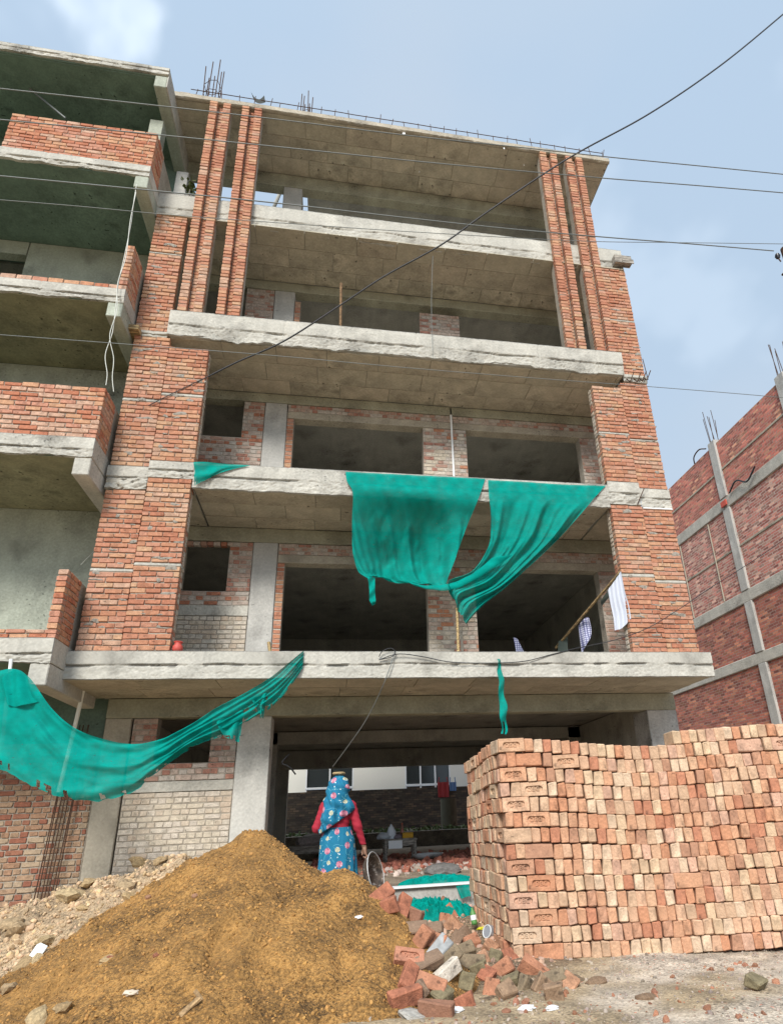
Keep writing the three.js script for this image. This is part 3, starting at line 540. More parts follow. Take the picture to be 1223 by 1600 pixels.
const lumpG = (sd, rough = 0.35) => { const g = mergeVertices(new THREE.IcosahedronGeometry(1, 1).deleteAttribute('uv').deleteAttribute('normal')), p = g.attributes.position; for (let i = 0; i < p.count; i++) { const v = V(p.getX(i), p.getY(i), p.getZ(i)); const k = 1 + rough * fbm(v.x * 1.3 + sd, v.y * 1.3, v.z * 1.3, 3) * 2; p.setXYZ(i, v.x * k, v.y * k * 0.75, v.z * k); } const q = g.toNonIndexed(); q.computeVertexNormals(); return uvBox(q, 1, [sd * 0.3, sd * 0.7]); };
M.clod = std([0.345, 0.183, 0.054], { roughness: 1 }); M.pebble = std([0.48, 0.335, 0.195], { roughness: 1 });
const lumps = [0, 1, 2, 3, 4].map((i) => lumpG(i * 7.7));
function scatter(name, n, h, area, size, mat, parent, label, ok) {
  const per = Math.ceil(n / lumps.length), M4 = new THREE.Matrix4(), Q = new THREE.Quaternion(), E = new THREE.Euler(), C = new THREE.Color();
  lumps.forEach((g, k) => {
    const im = new THREE.InstancedMesh(g, mat, per); let c = 0, tries = 0;
    while (c < per && tries++ < per * 30) { const x = rr(area[0], area[1]), z = rr(area[2], area[3]), y = h(x, z); if (!ok(x, y, z)) continue; const s = size[0] + (size[1] - size[0]) * Math.pow(rnd(), 4.5); E.set(rr(0, 6), rr(0, 6), rr(0, 6)); M4.compose(V(x, y + s * 0.15, z), Q.setFromEuler(E), V(s * rr(0.8, 1.4), s * rr(0.7, 1.1), s)); im.setMatrixAt(c, M4); const t = rr(0.65, 1.35); im.setColorAt(c, C.setRGB(t, t * rr(0.95, 1.02), t * rr(0.9, 1.05))); c++; }
    im.count = c; im.name = parent ? name : numbered(name); im.castShadow = im.receiveShadow = true; im.userData.kind = 'stuff'; if (!parent && label) tag(im, label[0], label[1]); (parent ?? scene).add(im);
  });
}
const soilT = thing('soil_heap', 'high heap of loose brown soil with a sharp peak', 'soil heap'); mesh('soil', heap(soilH, -3.4, 1.6, -7.4, -2.9, 0.018), M.soil, soilT);
scatter('clods', 12000, soilH, [-2.6, 1.2, -6.9, -3.6], [0.003, 0.012], M.clod, soilT, null, (x, y, z) => y > -0.02 && y > gravH(x, z));
const gravT = thing('gravel_heap', 'paler heap of stony rubble and earth lying against the soil heap', 'rubble heap'); mesh('rubble', heap(gravH, -5.2, 0.6, -7.6, -3.6, 0.022), M.gravel, gravT);
scatter('pebbles', 9000, gravH, [-4.4, 0.3, -7.2, -4.0], [0.004, 0.024], M.pebble, gravT, null, (x, y, z) => y > 0 && y > soilH(x, z) - 0.01);
const stoneMat = [[0.50, 0.35, 0.18], [0.46, 0.33, 0.19], [0.54, 0.40, 0.22], [0.42, 0.29, 0.15]].map((c) => std(c, { map: texSand }));
const topH = (x, z) => Math.max(soilH(x, z), gravH(x, z), groundH(x, z));
const onHeap = (u, v) => { const d = rayOf(u, v); let t = 3; for (; t < 9; t += 0.004) { const y = EYE + d.y * t; if (y < topH(d.x * t, d.z * t)) break; } return V(d.x * t, EYE + d.y * t, d.z * t); };   // where that line of sight meets the heap
[[218, 1347, 0.10, 'large tan stone perched on the crest of the pale rubble heap'], [195, 1385, 0.07, 'flat tan stone bedded in the pale rubble heap'], [110, 1400, 0.085, 'long pale stone lying on the pale rubble heap'], [84, 1392, 0.055, 'rounded cream stone on the crest of the pale rubble heap'], [140, 1380, 0.055], [30, 1455, 0.07], [75, 1470, 0.06], [35, 1510, 0.05], [205, 1402, 0.05], [15, 1445, 0.07], [60, 1590, 0.06], [100, 1575, 0.045], [168, 1500, 0.035], [15, 1545, 0.05], [60, 1500, 0.045], [250, 1345, 0.045], [130, 1420, 0.04]].forEach(([u, v, s, lab], i) => {
  const p = onHeap(u, v), m = mesh('stone', lumpG(31 + i * 3.1, 0.45), stoneMat[i % 4]); m.position.copy(p); m.scale.set(s * 1.35, s * 0.9, s * 1.0); m.rotation.set(rr(-0.4, 0.4), rr(0, 6), rr(-0.5, 0.5)); tag(m, lab ?? (u < 90 && v > 1440 && v < 1520 ? 'tan stone near the white tile piece in the rubble heap' : v > 1520 ? 'tan stone at the foot of the brown soil slope' : 'small tan stone half buried on the upper rubble heap'), 'stone', 'stones on the rubble heap');
});
[[172, 1497, 'small reddish brick fragment in the brown soil'], [245, 1493, 'small reddish brick fragment in the brown soil'], [232, 1402, 'small reddish brick fragment in the brown soil'], [305, 1400, 'small reddish brick fragment in the brown soil']].forEach(([u, v, lab]) => { const p = onHeap(u, v), m = mesh('brick_fragment', pick(lumps), pick(MB.rubble)); m.position.copy(p); m.scale.setScalar(0.022); tag(m, lab, 'brick fragment', 'brick fragments in the soil'); });
scatter('grit', 3500, groundH, [0.2, 4.6, -5.6, -3.3], [0.003, 0.016], std([0.46, 0.38, 0.31], { map: texSand }), null, ['loose grit strewn over the sandy ground', 'grit'], () => true);
scatter('brick_crumbs', 260, groundH, [0.4, 4.2, -5.4, -3.5], [0.005, 0.03], MB.pier[3], null, ['red brick crumbs scattered over the sand', 'crumbs'], (x, y, z) => fbm(x * 1.3, 4, z * 1.3) > 0.03);

// ---------------------------------------------------------------- stack of new bricks
const font = await new FontLoader().loadAsync('fonts/droid/droid_sans_bold.typeface.json');
function frogBrick(flip) {       // brick laid on edge, its stamped hollow to the street
  const w = 0.226, h = 0.113, sh = new THREE.Shape([new THREE.Vector2(-w / 2 + 0.004, -h / 2 + 0.004), new THREE.Vector2(w / 2 - 0.004, -h / 2 + 0.004), new THREE.Vector2(w / 2 - 0.004, h / 2 - 0.004), new THREE.Vector2(-w / 2 + 0.004, h / 2 - 0.004)]);
  const ho = new THREE.Path(), a = 0.05, r = 0.026; ho.moveTo(-a, -r); ho.lineTo(a, -r); ho.absarc(a, 0, r, -Math.PI / 2, Math.PI / 2, false); ho.lineTo(-a, r); ho.absarc(-a, 0, r, Math.PI / 2, Math.PI * 1.5, false); sh.holes.push(ho);
  const f = new THREE.ExtrudeGeometry(sh, { depth: 0.016, bevelEnabled: true, bevelSize: 0.003, bevelThickness: 0.003, bevelSegments: 1, curveSegments: 6 }); f.translate(0, 0, 0.017);
  const b = chamferBox(w, h, 0.055, 0.005, 0.002); b.translate(0, 0, -0.0085);
  const t = new TextGeometry('DBC', { font, size: 0.036, depth: 0.009, curveSegments: 3, bevelEnabled: false }); t.computeBoundingBox(); t.translate(-(t.boundingBox.max.x) / 2, -0.018, 0.0185);
  const g = mergeGeometries([f, b, t].map((q) => { const n = q.index ? q.toNonIndexed() : q; n.deleteAttribute('uv'); return n; })); if (flip) g.rotateZ(Math.PI); return uvBox(g);
}
const frogs = [frogBrick(false), frogBrick(true)];
{
  const A0 = V(1.43, 0, -5.44), DZ = 0.15, ul = Math.hypot(1, DZ), ux = 1 / ul, uz = DZ / ul, ang = -Math.atan(DZ);
  const st = thing('brick_stack', 'neatly stacked wall of new salmon bricks laid on edge', 'brick stack', [A0.x, 0, A0.z]), rest = [], items = [];
  const sag = (u) => 0.115 * sm(0.1, 1.3, u) - 0.03 * sm(1.4, 2.4, u), H = 0.1195;
  const rowY = (i, u) => i * H * (1 - sag(u) / 1.67) + H / 2 + 0.012 * fbm(u * 1.6, i * 0.9, 2) * Math.min(1, i / 3) - 0.02;
  const put = (g, mat, u, y, dz, o = {}) => items.push({ g, mat, u, y, dz, ...o });
  for (let i = 0; i < 15; i++) {
    let u = -0.006 + rr(-0.012, 0.012), first = i % 2; const end = 3.35; let k = 0; if (i === 14) u = 1.52;
    const frogAt = { 3: 0.0, 5: 0.0, 8: 0.18, 11: 0.0 }[i - 0];
    while (u < end) {
      const stretch = i === 14 ? k === 0 && false : k === (first ? 0 : 2) && u < 0.6 || rnd() < (u > 2.3 && u < 2.75 ? 0.25 : 0.018);
      const L = stretch ? 0.23 : 0.0775 * rr(0.93, 1.12), fg = stretch && rnd() < (u < 0.6 ? 0.62 : 0.35), mat = pick(MB.stack);
      const y = rowY(i, u + L / 2);
      put(stretch ? (fg ? pick(frogs) : pick(sideG)) : pick(edgeG), mat, u + L / 2, y, rr(-0.016, 0.006) + 0.012 * fbm(i * 0.7, u * 1.5, 6), { st: stretch, rz: rr(-0.03, 0.03), sx: stretch ? 1 : (L - 0.0045) / 0.072, sy: rr(0.975, 1.02) });
      u += L; k++;
    }
  }
  // front face bricks
  items.forEach((q, n) => { q.key = q.u < 1.52 ? 0 : q.u; q.front = true; });
  const side = [];
  for (let i = 0; i < 14; i++) {
    let d = i % 2 ? 0.075 : 0.235, jog = rr(-0.008, 0.008); while (d < 1.5) {
      const stretch = rnd() < 0.10, L = stretch ? 0.23 : 0.0775 * rr(0.93, 1.12), step = d > 0.62 ? 0.012 : 0.0;
      side.push({ g: stretch ? (rnd() < 0.2 ? pick(frogs) : pick(sideG)) : pick(edgeG), mat: pick(MB.stack), d: d + L / 2, y: rowY(i, 0) - 0.075 * i / 14 * sm(0.2, 1.5, d), x: step + jog + rr(-0.009, 0.009), st: stretch, sx: stretch ? 1 : (L - 0.003) / 0.072, rz: rr(-0.03, 0.03), sy: rr(0.985, 1.03) }); d += L;
    }
  }
  const place = (m, q) => {
    if (q.front) { const bd = q.st ? 0.036 : 0.113; m.position.set(q.u * ux + uz * (bd), q.y, q.u * uz - ux * bd + q.dz); m.rotation.set(0, ang, q.rz); }
    else { const bd = q.st ? 0.036 : 0.113; m.position.set(bd + q.x, q.y, -q.d); m.rotation.set(0, -Math.PI / 2, q.rz, 'YXZ'); }
    m.scale.set(q.sx, q.sy, 1);
  };
  const all = [...items.filter((q) => q.u < 1.42), ...side.filter((q) => q.d < 0.3), ...items.filter((q) => q.u >= 1.42), ...side.filter((q) => q.d >= 0.3)];
  const byMat = new Map(); let n = 0;
  all.forEach((q) => {
    const m = new THREE.Mesh(q.g, q.mat); place(m, q); m.castShadow = m.receiveShadow = true; m.name = 'brick';
    if (n++ < 300) st.add(m); else { m.updateMatrix(); const g = (q.g.index ? q.g.toNonIndexed() : q.g.clone()).applyMatrix4(m.matrix); if (!byMat.has(q.mat)) byMat.set(q.mat, []); byMat.get(q.mat).push(g); }
  });
  for (const [mat, L] of byMat) { const m = mesh('stacked_bricks', mergeGeometries(L), mat, st); m.userData.kind = 'stuff'; }
  const core = new THREE.Shape([[0.06, -0.09], [3.25, 0.36], [3.2, -1.4], [0.08, -1.55]].map((p) => new THREE.Vector2(p[0], p[1]))), cg = new THREE.ExtrudeGeometry(core, { depth: 1.5, bevelEnabled: false }); cg.rotateX(-Math.PI / 2); cg.scale(1, 1, -1); cg.index ?? 0;
  const idx = []; const pc = cg.attributes.position.count; for (let i = 0; i < pc; i += 3) idx.push(i, i + 2, i + 1); cg.setIndex(idx); cg.computeVertexNormals(); uvBox(cg); const cm = mesh('inner_bricks', cg.toNonIndexed(), MB.stack[9], st); cm.userData.kind = 'stuff';
}
// ---------------------------------------------------------------- cloth sheets
const cr = (a, b, c, d, t) => 0.5 * ((2 * b) + (-a + c) * t + (2 * a - 5 * b + 4 * c - d) * t * t + (-a + 3 * b - 3 * c + d) * t * t * t);
function crV(L, t) { const n = L.length - 1, f = Math.min(n - 1e-6, Math.max(0, t * n)), i = Math.floor(f), q = f - i, g = (k) => L[Math.min(n, Math.max(0, k))], a = g(i - 1), b = g(i), c = g(i + 1), d = g(i + 2); return V(cr(a.x, b.x, c.x, d.x, q), cr(a.y, b.y, c.y, d.y, q), cr(a.z, b.z, c.z, d.z, q)); }
// rows: lists of points from one side to the other; push(u, v, p) moves a point to make folds; keep(u, v) leaves holes and tatters
function sheet(rows, nu, nv, push, keep) {
  const pos = [], uv = [], idx = []; let len = 0;
  for (let j = 0; j <= nv; j++) { const v = j / nv; for (let i = 0; i <= nu; i++) { const u = i / nu; const p = crV(rows.map((r) => crV(r, u)), v); if (push) push(u, v, p); pos.push(p.x, p.y, p.z); uv.push(p.x, p.y); } }
  for (let j = 0; j < nv; j++) for (let i = 0; i < nu; i++) { if (keep && !keep((i + 0.5) / nu, (j + 0.5) / nv)) continue; const a = j * (nu + 1) + i, b = a + nu + 1; idx.push(a, b, a + 1, a + 1, b, b + 1); }
  const g = new THREE.BufferGeometry(); g.setAttribute('position', new THREE.Float32BufferAttribute(pos, 3)); g.setAttribute('uv', new THREE.Float32BufferAttribute(uv, 2)); g.setIndex(idx); g.computeVertexNormals(); return g;
}
const row = (L) => L.map(([u, v, z]) => atZ(u, v, z));
const net = (label, geos, group) => { const t = thing('shade_net', label, 'shade net', [0, 0, 0], group); geos.forEach(([n, g]) => mesh(n, g, M.net, t)); return t; };
{ // long net slung from the balcony corner to the first slab
  const top = [[-30, 1056, -8.74], [18, 1044, -8.74], [46, 1058, -8.72], [86, 1112, -8.66], [130, 1145, -8.62], [195, 1162, -8.6], [250, 1156, -8.62], [300, 1131, -8.72], [345, 1103, -8.86], [388, 1080, -9.02], [432, 1052, -9.2], [475, 1016, -9.36]];
  const bot = [[-30, 1192, -8.62], [15, 1208, -8.6], [50, 1228, -8.55], [95, 1245, -8.5], [150, 1250, -8.5], [205, 1238, -8.52], [246, 1206, -8.56], [300, 1168, -8.7], [345, 1150, -8.85], [395, 1122, -9.0], [438, 1092, -9.2], [473, 1044, -9.36]];
  const mid = (t, bulge) => top.map((a, i) => { const b = bot[i]; return [lerp(a[0], b[0], t), lerp(a[1], b[1], t), lerp(a[2], b[2], t) + bulge * Math.sin(i / 11 * 3.14)]; });
  const rows = [top, mid(0.33, 0.05), mid(0.66, 0.08), bot].map(row);
  const g = sheet(rows, 170, 46, (u, v, p) => {
    const w = 0.3 + 0.7 * Math.sin(Math.PI * Math.min(1, u * 1.4)); const f = Math.sin(v * 15 + 2.2 * fbm(u * 3, v * 2, 2) * 2 + u * 4) * 0.036 * (1 - 0.65 * v * sm(0.7, 0.2, u)) * w + 0.05 * fbm(u * 9, v * 5, 5, 3) + Math.sin(v * 34 + u * 9 + 3 * fbm(u * 5, v * 4, 1)) * 0.018 * sm(0.2, 0.8, u);
    p.z += f; p.y += f * 0.25; if (v > 0.93) p.y += 0.05 * fbm(u * 26, 3, 3, 3) * (v - 0.93) / 0.07;
  }, (u, v) => !(v > 0.9 && fbm(u * 40, 7, v * 3, 2) > 0.14) && !(u > 0.79 && u < 0.87 && v > 0.55 && fbm(u * 30, v * 6, 1, 2) > 0.06));
  const tat = (L) => sheet(L.map(row), 12, 14, (u, v, p) => { p.z += 0.03 * Math.sin(u * 9 + v * 4); }, (u, v) => !(v > 0.75 && fbm(u * 9, 3, v, 2) > 0.05));
  net('long torn green net slung from the balcony corner across to the first slab', [['net', g],
    ['tatter', tat([[[338, 1128, -8.8], [382, 1108, -8.95]], [[345, 1142, -8.8], [378, 1132, -8.95]], [[352, 1152, -8.8], [374, 1160, -8.95]]])],
    ['tatter', tat([[[392, 1092, -9.02], [418, 1082, -9.1]], [[400, 1105, -9.02], [414, 1104, -9.1]], [[406, 1122, -9.02], [412, 1122, -9.1]]])],
    ['corner_fold', sheet([[[2, 1062, -8.70], [22, 1046, -8.70], [44, 1060, -8.68]], [[8, 1085, -8.66], [24, 1082, -8.64], [50, 1085, -8.64]], [[12, 1100, -8.64], [26, 1104, -8.62], [60, 1096, -8.62]]].map(row), 16, 12, (u, v, p) => { p.z += 0.02 * Math.sin(u * 12); })]]);
  tag(mesh('net_pole', bar(atZ(18, 1030, -8.78), atZ(2, 1180, -8.78), 0.022, 8), M.white), 'pale pole holding the corner of the long green net', 'pole');
}
{ // net draped over the second slab
  const hang = (L, nu, nv, fold, keep) => sheet(L.map(row), nu, nv, fold, keep), z0 = -9.375;
  const p1 = hang([[[540, 737, z0 - 0.02], [600, 740, z0 - 0.02], [680, 744, z0 - 0.02], [758, 748, z0 - 0.02]], [[542, 752, z0], [602, 756, z0], [676, 760, z0], [752, 766, z0]], [[551, 770, z0], [605, 773, z0], [672, 779, z0], [745, 785, z0]], [[550, 812, -9.55], [602, 816, -9.72], [664, 822, -9.76], [728, 826, -9.58]], [[551, 862, -9.62], [598, 868, -9.98], [650, 872, -10.05], [710, 876, -9.66]], [[560, 893, -9.62], [590, 897, -9.95], [645, 906, -10.0], [698, 908, -9.6]], [[577, 905, -9.55], [592, 902, -9.85], [650, 913, -9.85], [702, 916, -9.44]]],
    90, 70, (u, v, p) => { const k = sm(0.3, 0.6, v); p.z += k * (0.075 * Math.sin(u * 13 - v * 8 + 4 * fbm(u * 3, v * 3, 4)) * sm(0.05, 0.3, u) + 0.042 * Math.sin(u * 34 - v * 19 + 3 * fbm(u * 4, v * 2, 9)) * sm(0.15, 0.5, u) + 0.016 * Math.sin(u * 78 - v * 40)) + 0.006 * fbm(u * 14, v * 14, 2); });
  const p2 = hang([[[762, 750, z0 - 0.02], [822, 753, z0 - 0.02], [882, 757, z0 - 0.02], [946, 759, z0 - 0.02]], [[763, 768, z0], [820, 772, z0], [878, 776, z0], [930, 776, z0]], [[764, 788, z0], [816, 793, z0], [864, 798, z0], [908, 802, z0]], [[765, 826, -9.42], [806, 834, -9.46], [846, 842, -9.46], [872, 842, -9.42]], [[762, 855, -9.42], [790, 868, -9.5], [814, 880, -9.5], [832, 880, -9.42]], [[738, 892, -9.4], [758, 906, -9.46], [776, 916, -9.46], [790, 917, -9.4]], [[700, 909, -9.4], [714, 926, -9.42], [732, 941, -9.42], [756, 944, -9.4]], [[708, 928, -9.4], [713, 946, -9.4], [720, 962, -9.4], [729, 974, -9.4]]],
    80, 90, (u, v, p) => { const k = sm(0.15, 0.4, v); p.z += k * (0.06 * Math.sin(u * 16 + v * 3 + 2 * fbm(u * 3, v * 3, 1)) + 0.034 * Math.sin(u * 36 + v * 7 + 2 * fbm(u * 4, v * 4, 6)) + 0.012 * Math.sin(u * 80 + v * 9)) + 0.005 * fbm(u * 14, v * 14, 8); });
  const tail = hang([[[574, 902, -9.47], [586, 902, -9.47]], [[577, 920, -9.46], [586, 922, -9.46]], [[577, 936, -9.46], [587, 940, -9.46]], [[581, 946, -9.46], [586, 944, -9.46]]], 6, 20, (u, v, p) => { p.z += 0.02 * Math.sin(v * 16 + u * 4); });
  const roll = hang([[[622, 904, -9.5], [660, 914, -9.46], [700, 912, -9.42], [738, 896, -9.38], [768, 872, -9.36]], [[640, 912, -9.47], [664, 920, -9.42], [704, 922, -9.38], [744, 905, -9.36], [800, 868, -9.36]]], 50, 8, (u, v, p) => { p.z += 0.03 * Math.sin(v * 3.1) + 0.01 * Math.sin(u * 40); });
  net('wide green net draped over the second slab, sagging between the openings', [['net', p1], ['net_end', p2], ['tail', tail], ['roll', roll]]);
  net('short green net scrap hooked on the second slab beside the brick pier', [['net', sheet([[[303, 722, -9.385], [330, 723, -9.385], [360, 725, -9.385], [392, 727, -9.39]], [[304, 738, -9.36], [330, 740, -9.37], [352, 733, -9.38], [384, 729, -9.39]], [[304, 757, -9.36], [318, 752, -9.37], [338, 742, -9.38], [370, 731, -9.39]]].map(row), 40, 20, (u, v, p) => { p.z += 0.025 * Math.sin(v * 11 + u * 6) * (1 - u); }, (u, v) => !(v > 0.85 && fbm(u * 22, 3, 1, 2) > 0.02))]]);
  net('narrow green net strip hanging from the first slab above the brick stack', [['net', sheet([[[776, 1030, -9.37], [781, 1030, -9.36]], [[778, 1052, -9.36], [785, 1054, -9.36]], [[779, 1085, -9.36], [789, 1088, -9.36]], [[781, 1120, -9.36], [792, 1122, -9.36]], [[784, 1146, -9.36], [791, 1148, -9.36]]].map(row), 8, 40, (u, v, p) => { p.z += 0.03 * Math.sin(v * 18 + u * 3); p.x += 0.012 * Math.sin(v * 23); }, (u, v) => !(v > 0.8 && u > 0.4 && u < 0.6))]]);
}
// ---------------------------------------------------------------- rubble with loose bricks
const rubH = (x, z) => (0.11 * sm(-5.4, -7.6, z) * sm(-8.5, -8.0, z) + 0.05) * sm(0.1, 0.7, x) * sm(2.1, 1.35, x) * sm(-4.5, -5.3, z) + 0.03 * fbm(x * 5, 3.3, z * 5, 3) - 0.03;
{
  const t = thing('debris_bed', 'low bed of earth and debris under the loose bricks', 'debris'); mesh('debris', heap((x, z) => rubH(x, z), 0.0, 2.2, -8.5, -4.4, 0.03), std([0.33, 0.24, 0.15], { map: texSoil, bumpMap: bumpSoil, bumpScale: 0.03 }), t);
  scatter('chips', 1500, rubH, [0.3, 1.7, -8.3, -4.7], [0.005, 0.03], std([0.40, 0.26, 0.18]), t, null, (x, y) => y > 0.0);
}
const siteH = (x, z) => Math.max(soilH(x, z), groundH(x, z), rubH(x, z));
const onSite = (u, v) => { const d = rayOf(u, v); let t = 3; for (; t < 9.5; t += 0.004) { if (EYE + d.y * t < siteH(d.x * t, d.z * t)) break; } return V(d.x * t, EYE + d.y * t, d.z * t); };
{
  const G = [0, 1, 2, 3].map(() => chamferBox(0.226, 0.11, 0.074, 0.008, 0.016)), HB = [0, 1, 2].map(() => chamferBox(0.13, 0.11, 0.074, 0.009, 0.03)), grey = std([0.45, 0.46, 0.47], { map: texConc, bumpMap: bumpConc, bumpScale: 0.004 }), mossy = brickMats([[0.24, 0.20, 0.115], [0.32, 0.21, 0.13]]);
  const list = [[596, 1402, 0, 0.6], [620, 1405, 'f', 0.45], [613, 1396, 'p', 0.5], [641, 1436, 0, -0.3], [661, 1438, 1, 0.2], [646, 1453, 0, 0.1], [671, 1461, 0, 0.12], [699, 1420, 0, -0.7], [721, 1424, 1, -0.6], [705, 1432, 0, -0.8], [694, 1440, 1, 1.2], [702, 1452, 0, 0.7], [724, 1462, 1, 0.3], [676, 1476, 0, -0.2], [710, 1476, 0, 0.9], [684, 1495, 'g', 0.75], [639, 1504, 'f', -0.25], [723, 1493, 0, 0.3], [738, 1479, 1, 0.2], [700, 1510, 0, 0.6], [735, 1515, 0, -0.2], [752, 1504, 1, 0.2], [774, 1498, 'm', 1.2], [793, 1498, 1, 0.1], [764, 1482, 1, 0.4], [638, 1535, 0, 0.7], [700, 1528, 'p', 0.4], [782, 1522, 0, 0.5], [836, 1521, 0, -0.6], [674, 1543, 0, -0.5], [728, 1544, 'm', 1.3], [690, 1562, 'm', 0.5], [768, 1552, 1, 1.4], [798, 1539, 'm', 0.2], [820, 1544, 1, 0.9], [792, 1558, 'm', 0.2], [862, 1537, 0, 0.4], [846, 1546, 'm', 0.9], [864, 1560, 'm', 0.1], [889, 1541, 1, 0.9], [634, 1569, 0, 0.15], [682, 1588, 0, -0.1], [727, 1570, 1, 0.3], [760, 1530, 1, 0.8], [656, 1478, 0, 0.9], [715, 1458, 1, -0.4], [748, 1525, 'm', 0.3], [668, 1512, 0, 0.35], [655, 1556, 1, 0.9], [1180, 1547, 'm', 0.1], [610, 1420, 1, 0.2], [630, 1424, 0, 0.9]];
  const labs = { 0: 'loose red brick tipped over in the debris between soil heap and stack', 1: 'broken half brick lying in the debris between soil heap and stack', m: 'mossy old brick half buried in the debris beside the stack', p: 'pale mortar-covered brick lying in the debris', g: 'smooth grey cement block leaning on the loose bricks', f: 'loose orange brick showing its stamped hollow' };
  const frog2 = [frogBrick(false), frogBrick(true)];
  list.forEach(([u, v, k, a], i) => {
    const p = onSite(u, v); let g = k === 1 || k === 'm' ? pick(HB) : k === 'f' ? frog2[i % 2] : pick(G), mat = k === 'g' ? grey : k === 'm' ? pick(mossy) : k === 'p' ? MB.white[i % 5] : k === 'f' ? MB.pier[2] : pick(MB.rubble);
    const m = mesh('loose_brick', g, mat); m.position.copy(p).add(V(0, rr(0.005, 0.04), 0)); m.scale.setScalar(rr(0.82, 0.94)); m.rotation.set(k === 'f' ? -0.75 : k === 'g' ? -0.6 : rr(-1.2, 0.4), k === 'f' ? 0.15 : rr(-0.7, 0.7), a, 'YXZ');
    let lab = labs[k]; if (k === 0 || k === 1 || k === 'm') lab = lab.replace(/ in the debris.*/, '') + (v < 1430 ? ' in the debris below the cement kerb' : u < 692 ? ' in the debris at the foot of the soil heap' : u > 742 ? ' in the debris close to the brick stack' : ' in the middle of the debris'); if (k === 'f') lab += v < 1450 ? ', leaning below the cement kerb' : ', beside the soil heap'; if (k === 'p') lab += v < 1450 ? ' below the kerb' : ' beside the grey block'; if (i === 49) lab = 'single mossy brick lying alone on the sand before the stack'; tag(m, lab, 'brick', 'loose bricks in the debris');
  });
  [[1010, 1560, 0.05, 'small rounded brick lump on the sand'], [932, 1534, 0.06, 'brick lump half sunk in the sand by the stack']].forEach(([u, v, s, l]) => { const m = mesh('brick_lump', lumpG(u), mossy[1]); m.position.copy(onSite(u, v)); m.scale.set(s * 1.3, s * 0.7, s); tag(m, l, 'brick'); });
  const st = mesh('stone', lumpG(77.1, 0.3), std([0.5, 0.48, 0.44], { map: texSand })); st.position.copy(onSite(652, 1588)); st.scale.set(0.13, 0.04, 0.06); st.rotation.set(0.2, 0.2, -0.35); tag(st, 'long pale flat stone beside the foot of the soil heap', 'stone');
}
// crumpled nets on the ground
function crumple(name, label, cx, cz, rx, rz, y, h, sd) {
  const nx = 110, nz = 70, pos = [], idx = [], uv = [];
  for (let j = 0; j <= nz; j++) for (let i = 0; i <= nx; i++) { const u = i / nx * 2 - 1, v = j / nz * 2 - 1, r = Math.hypot(u, v) * (1 + 0.35 * fbm(u * 2 + sd, v * 2, 3)); const e = Math.max(0, 1 - r * r); let q = 0, a = 1, f = 3.2; for (let o = 0; o < 4; o++) { q += a * (1 - Math.abs(noise.noise(u * f * rx / rz + sd, v * f, o * 3.3)) * 1.9); a *= 0.42; f *= 1.8; }
    const k = r > 1 ? 1 / r : 1; pos.push(cx + u * k * rx, y + Math.sqrt(e) * h * (0.35 + 0.40 * q), cz + v * k * rz); uv.push(u * rx, v * rz); }
  for (let j = 0; j < nz; j++) for (let i = 0; i < nx; i++) { const a = j * (nx + 1) + i, b = a + nx + 1; idx.push(a, b, a + 1, a + 1, b, b + 1); }
  const g = new THREE.BufferGeometry(); g.setAttribute('position', new THREE.Float32BufferAttribute(pos, 3)); g.setAttribute('uv', new THREE.Float32BufferAttribute(uv, 2)); g.setIndex(idx); g.computeVertexNormals(); tag(mesh(name, g, M.net), label, 'shade net');
}
crumple('crumpled_net', 'crumpled green net lying along the raised floor edge', 1.42, -8.95, 0.55, 0.24, 0.235, 0.13, 3);
{ const a = atY(665, 1428, 0.22), b = atY(722, 1438, 0.2); crumple('crumpled_net', 'crumpled green net tangled among the loose bricks', (a.x + b.x) / 2 - 0.02, -7.25, 0.52, 0.36, 0.05, 0.25, 9); }
tag(mesh('crumpled_net', sheet([[[712, 1384, -8.38], [732, 1382, -8.38]], [[716, 1395, -8.36], [734, 1394, -8.36]], [[720, 1404, -8.35], [735, 1400, -8.35]]].map(row), 10, 10, (u, v, p) => { p.z += 0.02 * Math.sin(u * 8); }), M.net), 'green net corner hanging over the kerb face', 'shade net');
// litter
const paper = (u, v, s, label, col = [0.75, 0.74, 0.72], sd = 0, on = onSite) => { const g = mergeVertices(new THREE.IcosahedronGeometry(1, 2).deleteAttribute('uv').deleteAttribute('normal')), p = g.attributes.position; for (let i = 0; i < p.count; i++) { const a = V(p.getX(i), p.getY(i), p.getZ(i)), k = 1 + 0.9 * fbm(a.x * 2 + sd, a.y * 2, a.z * 2, 3); p.setXYZ(i, a.x * k * s * 1.4, a.y * k * s * 0.45, a.z * k * s); } const q = g.toNonIndexed(); q.computeVertexNormals(); const m = mesh('paper_scrap', uvBox(q), std(col, { roughness: 0.8, side: THREE.DoubleSide })); m.position.copy(on(u, v)).add(V(0, s * 0.2, 0)); tag(m, label, 'litter'); };
paper(695, 1582, 0.038, 'crumpled white paper among the loose bricks near the soil heap', [0.75, 0.74, 0.72], 1); paper(712, 1580, 0.032, 'second crumpled white paper beside the first one among the bricks', [0.75, 0.74, 0.72], 5); paper(823, 1578, 0.036, 'crumpled white plastic scrap on the sand below the loose bricks', [0.75, 0.75, 0.75], 9); paper(862, 1577, 0.028, 'small white plastic scrap on the sand beside a mossy brick', [0.75, 0.75, 0.75], 13);
paper(561, 1434, 0.022, 'tiny white paper scrap on the slope of the soil heap', [0.75, 0.72, 0.7], 17, onHeap); paper(205, 1553, 0.03, 'pale crumpled scrap in the lower soil slope', [0.6, 0.5, 0.38], 21, onHeap);
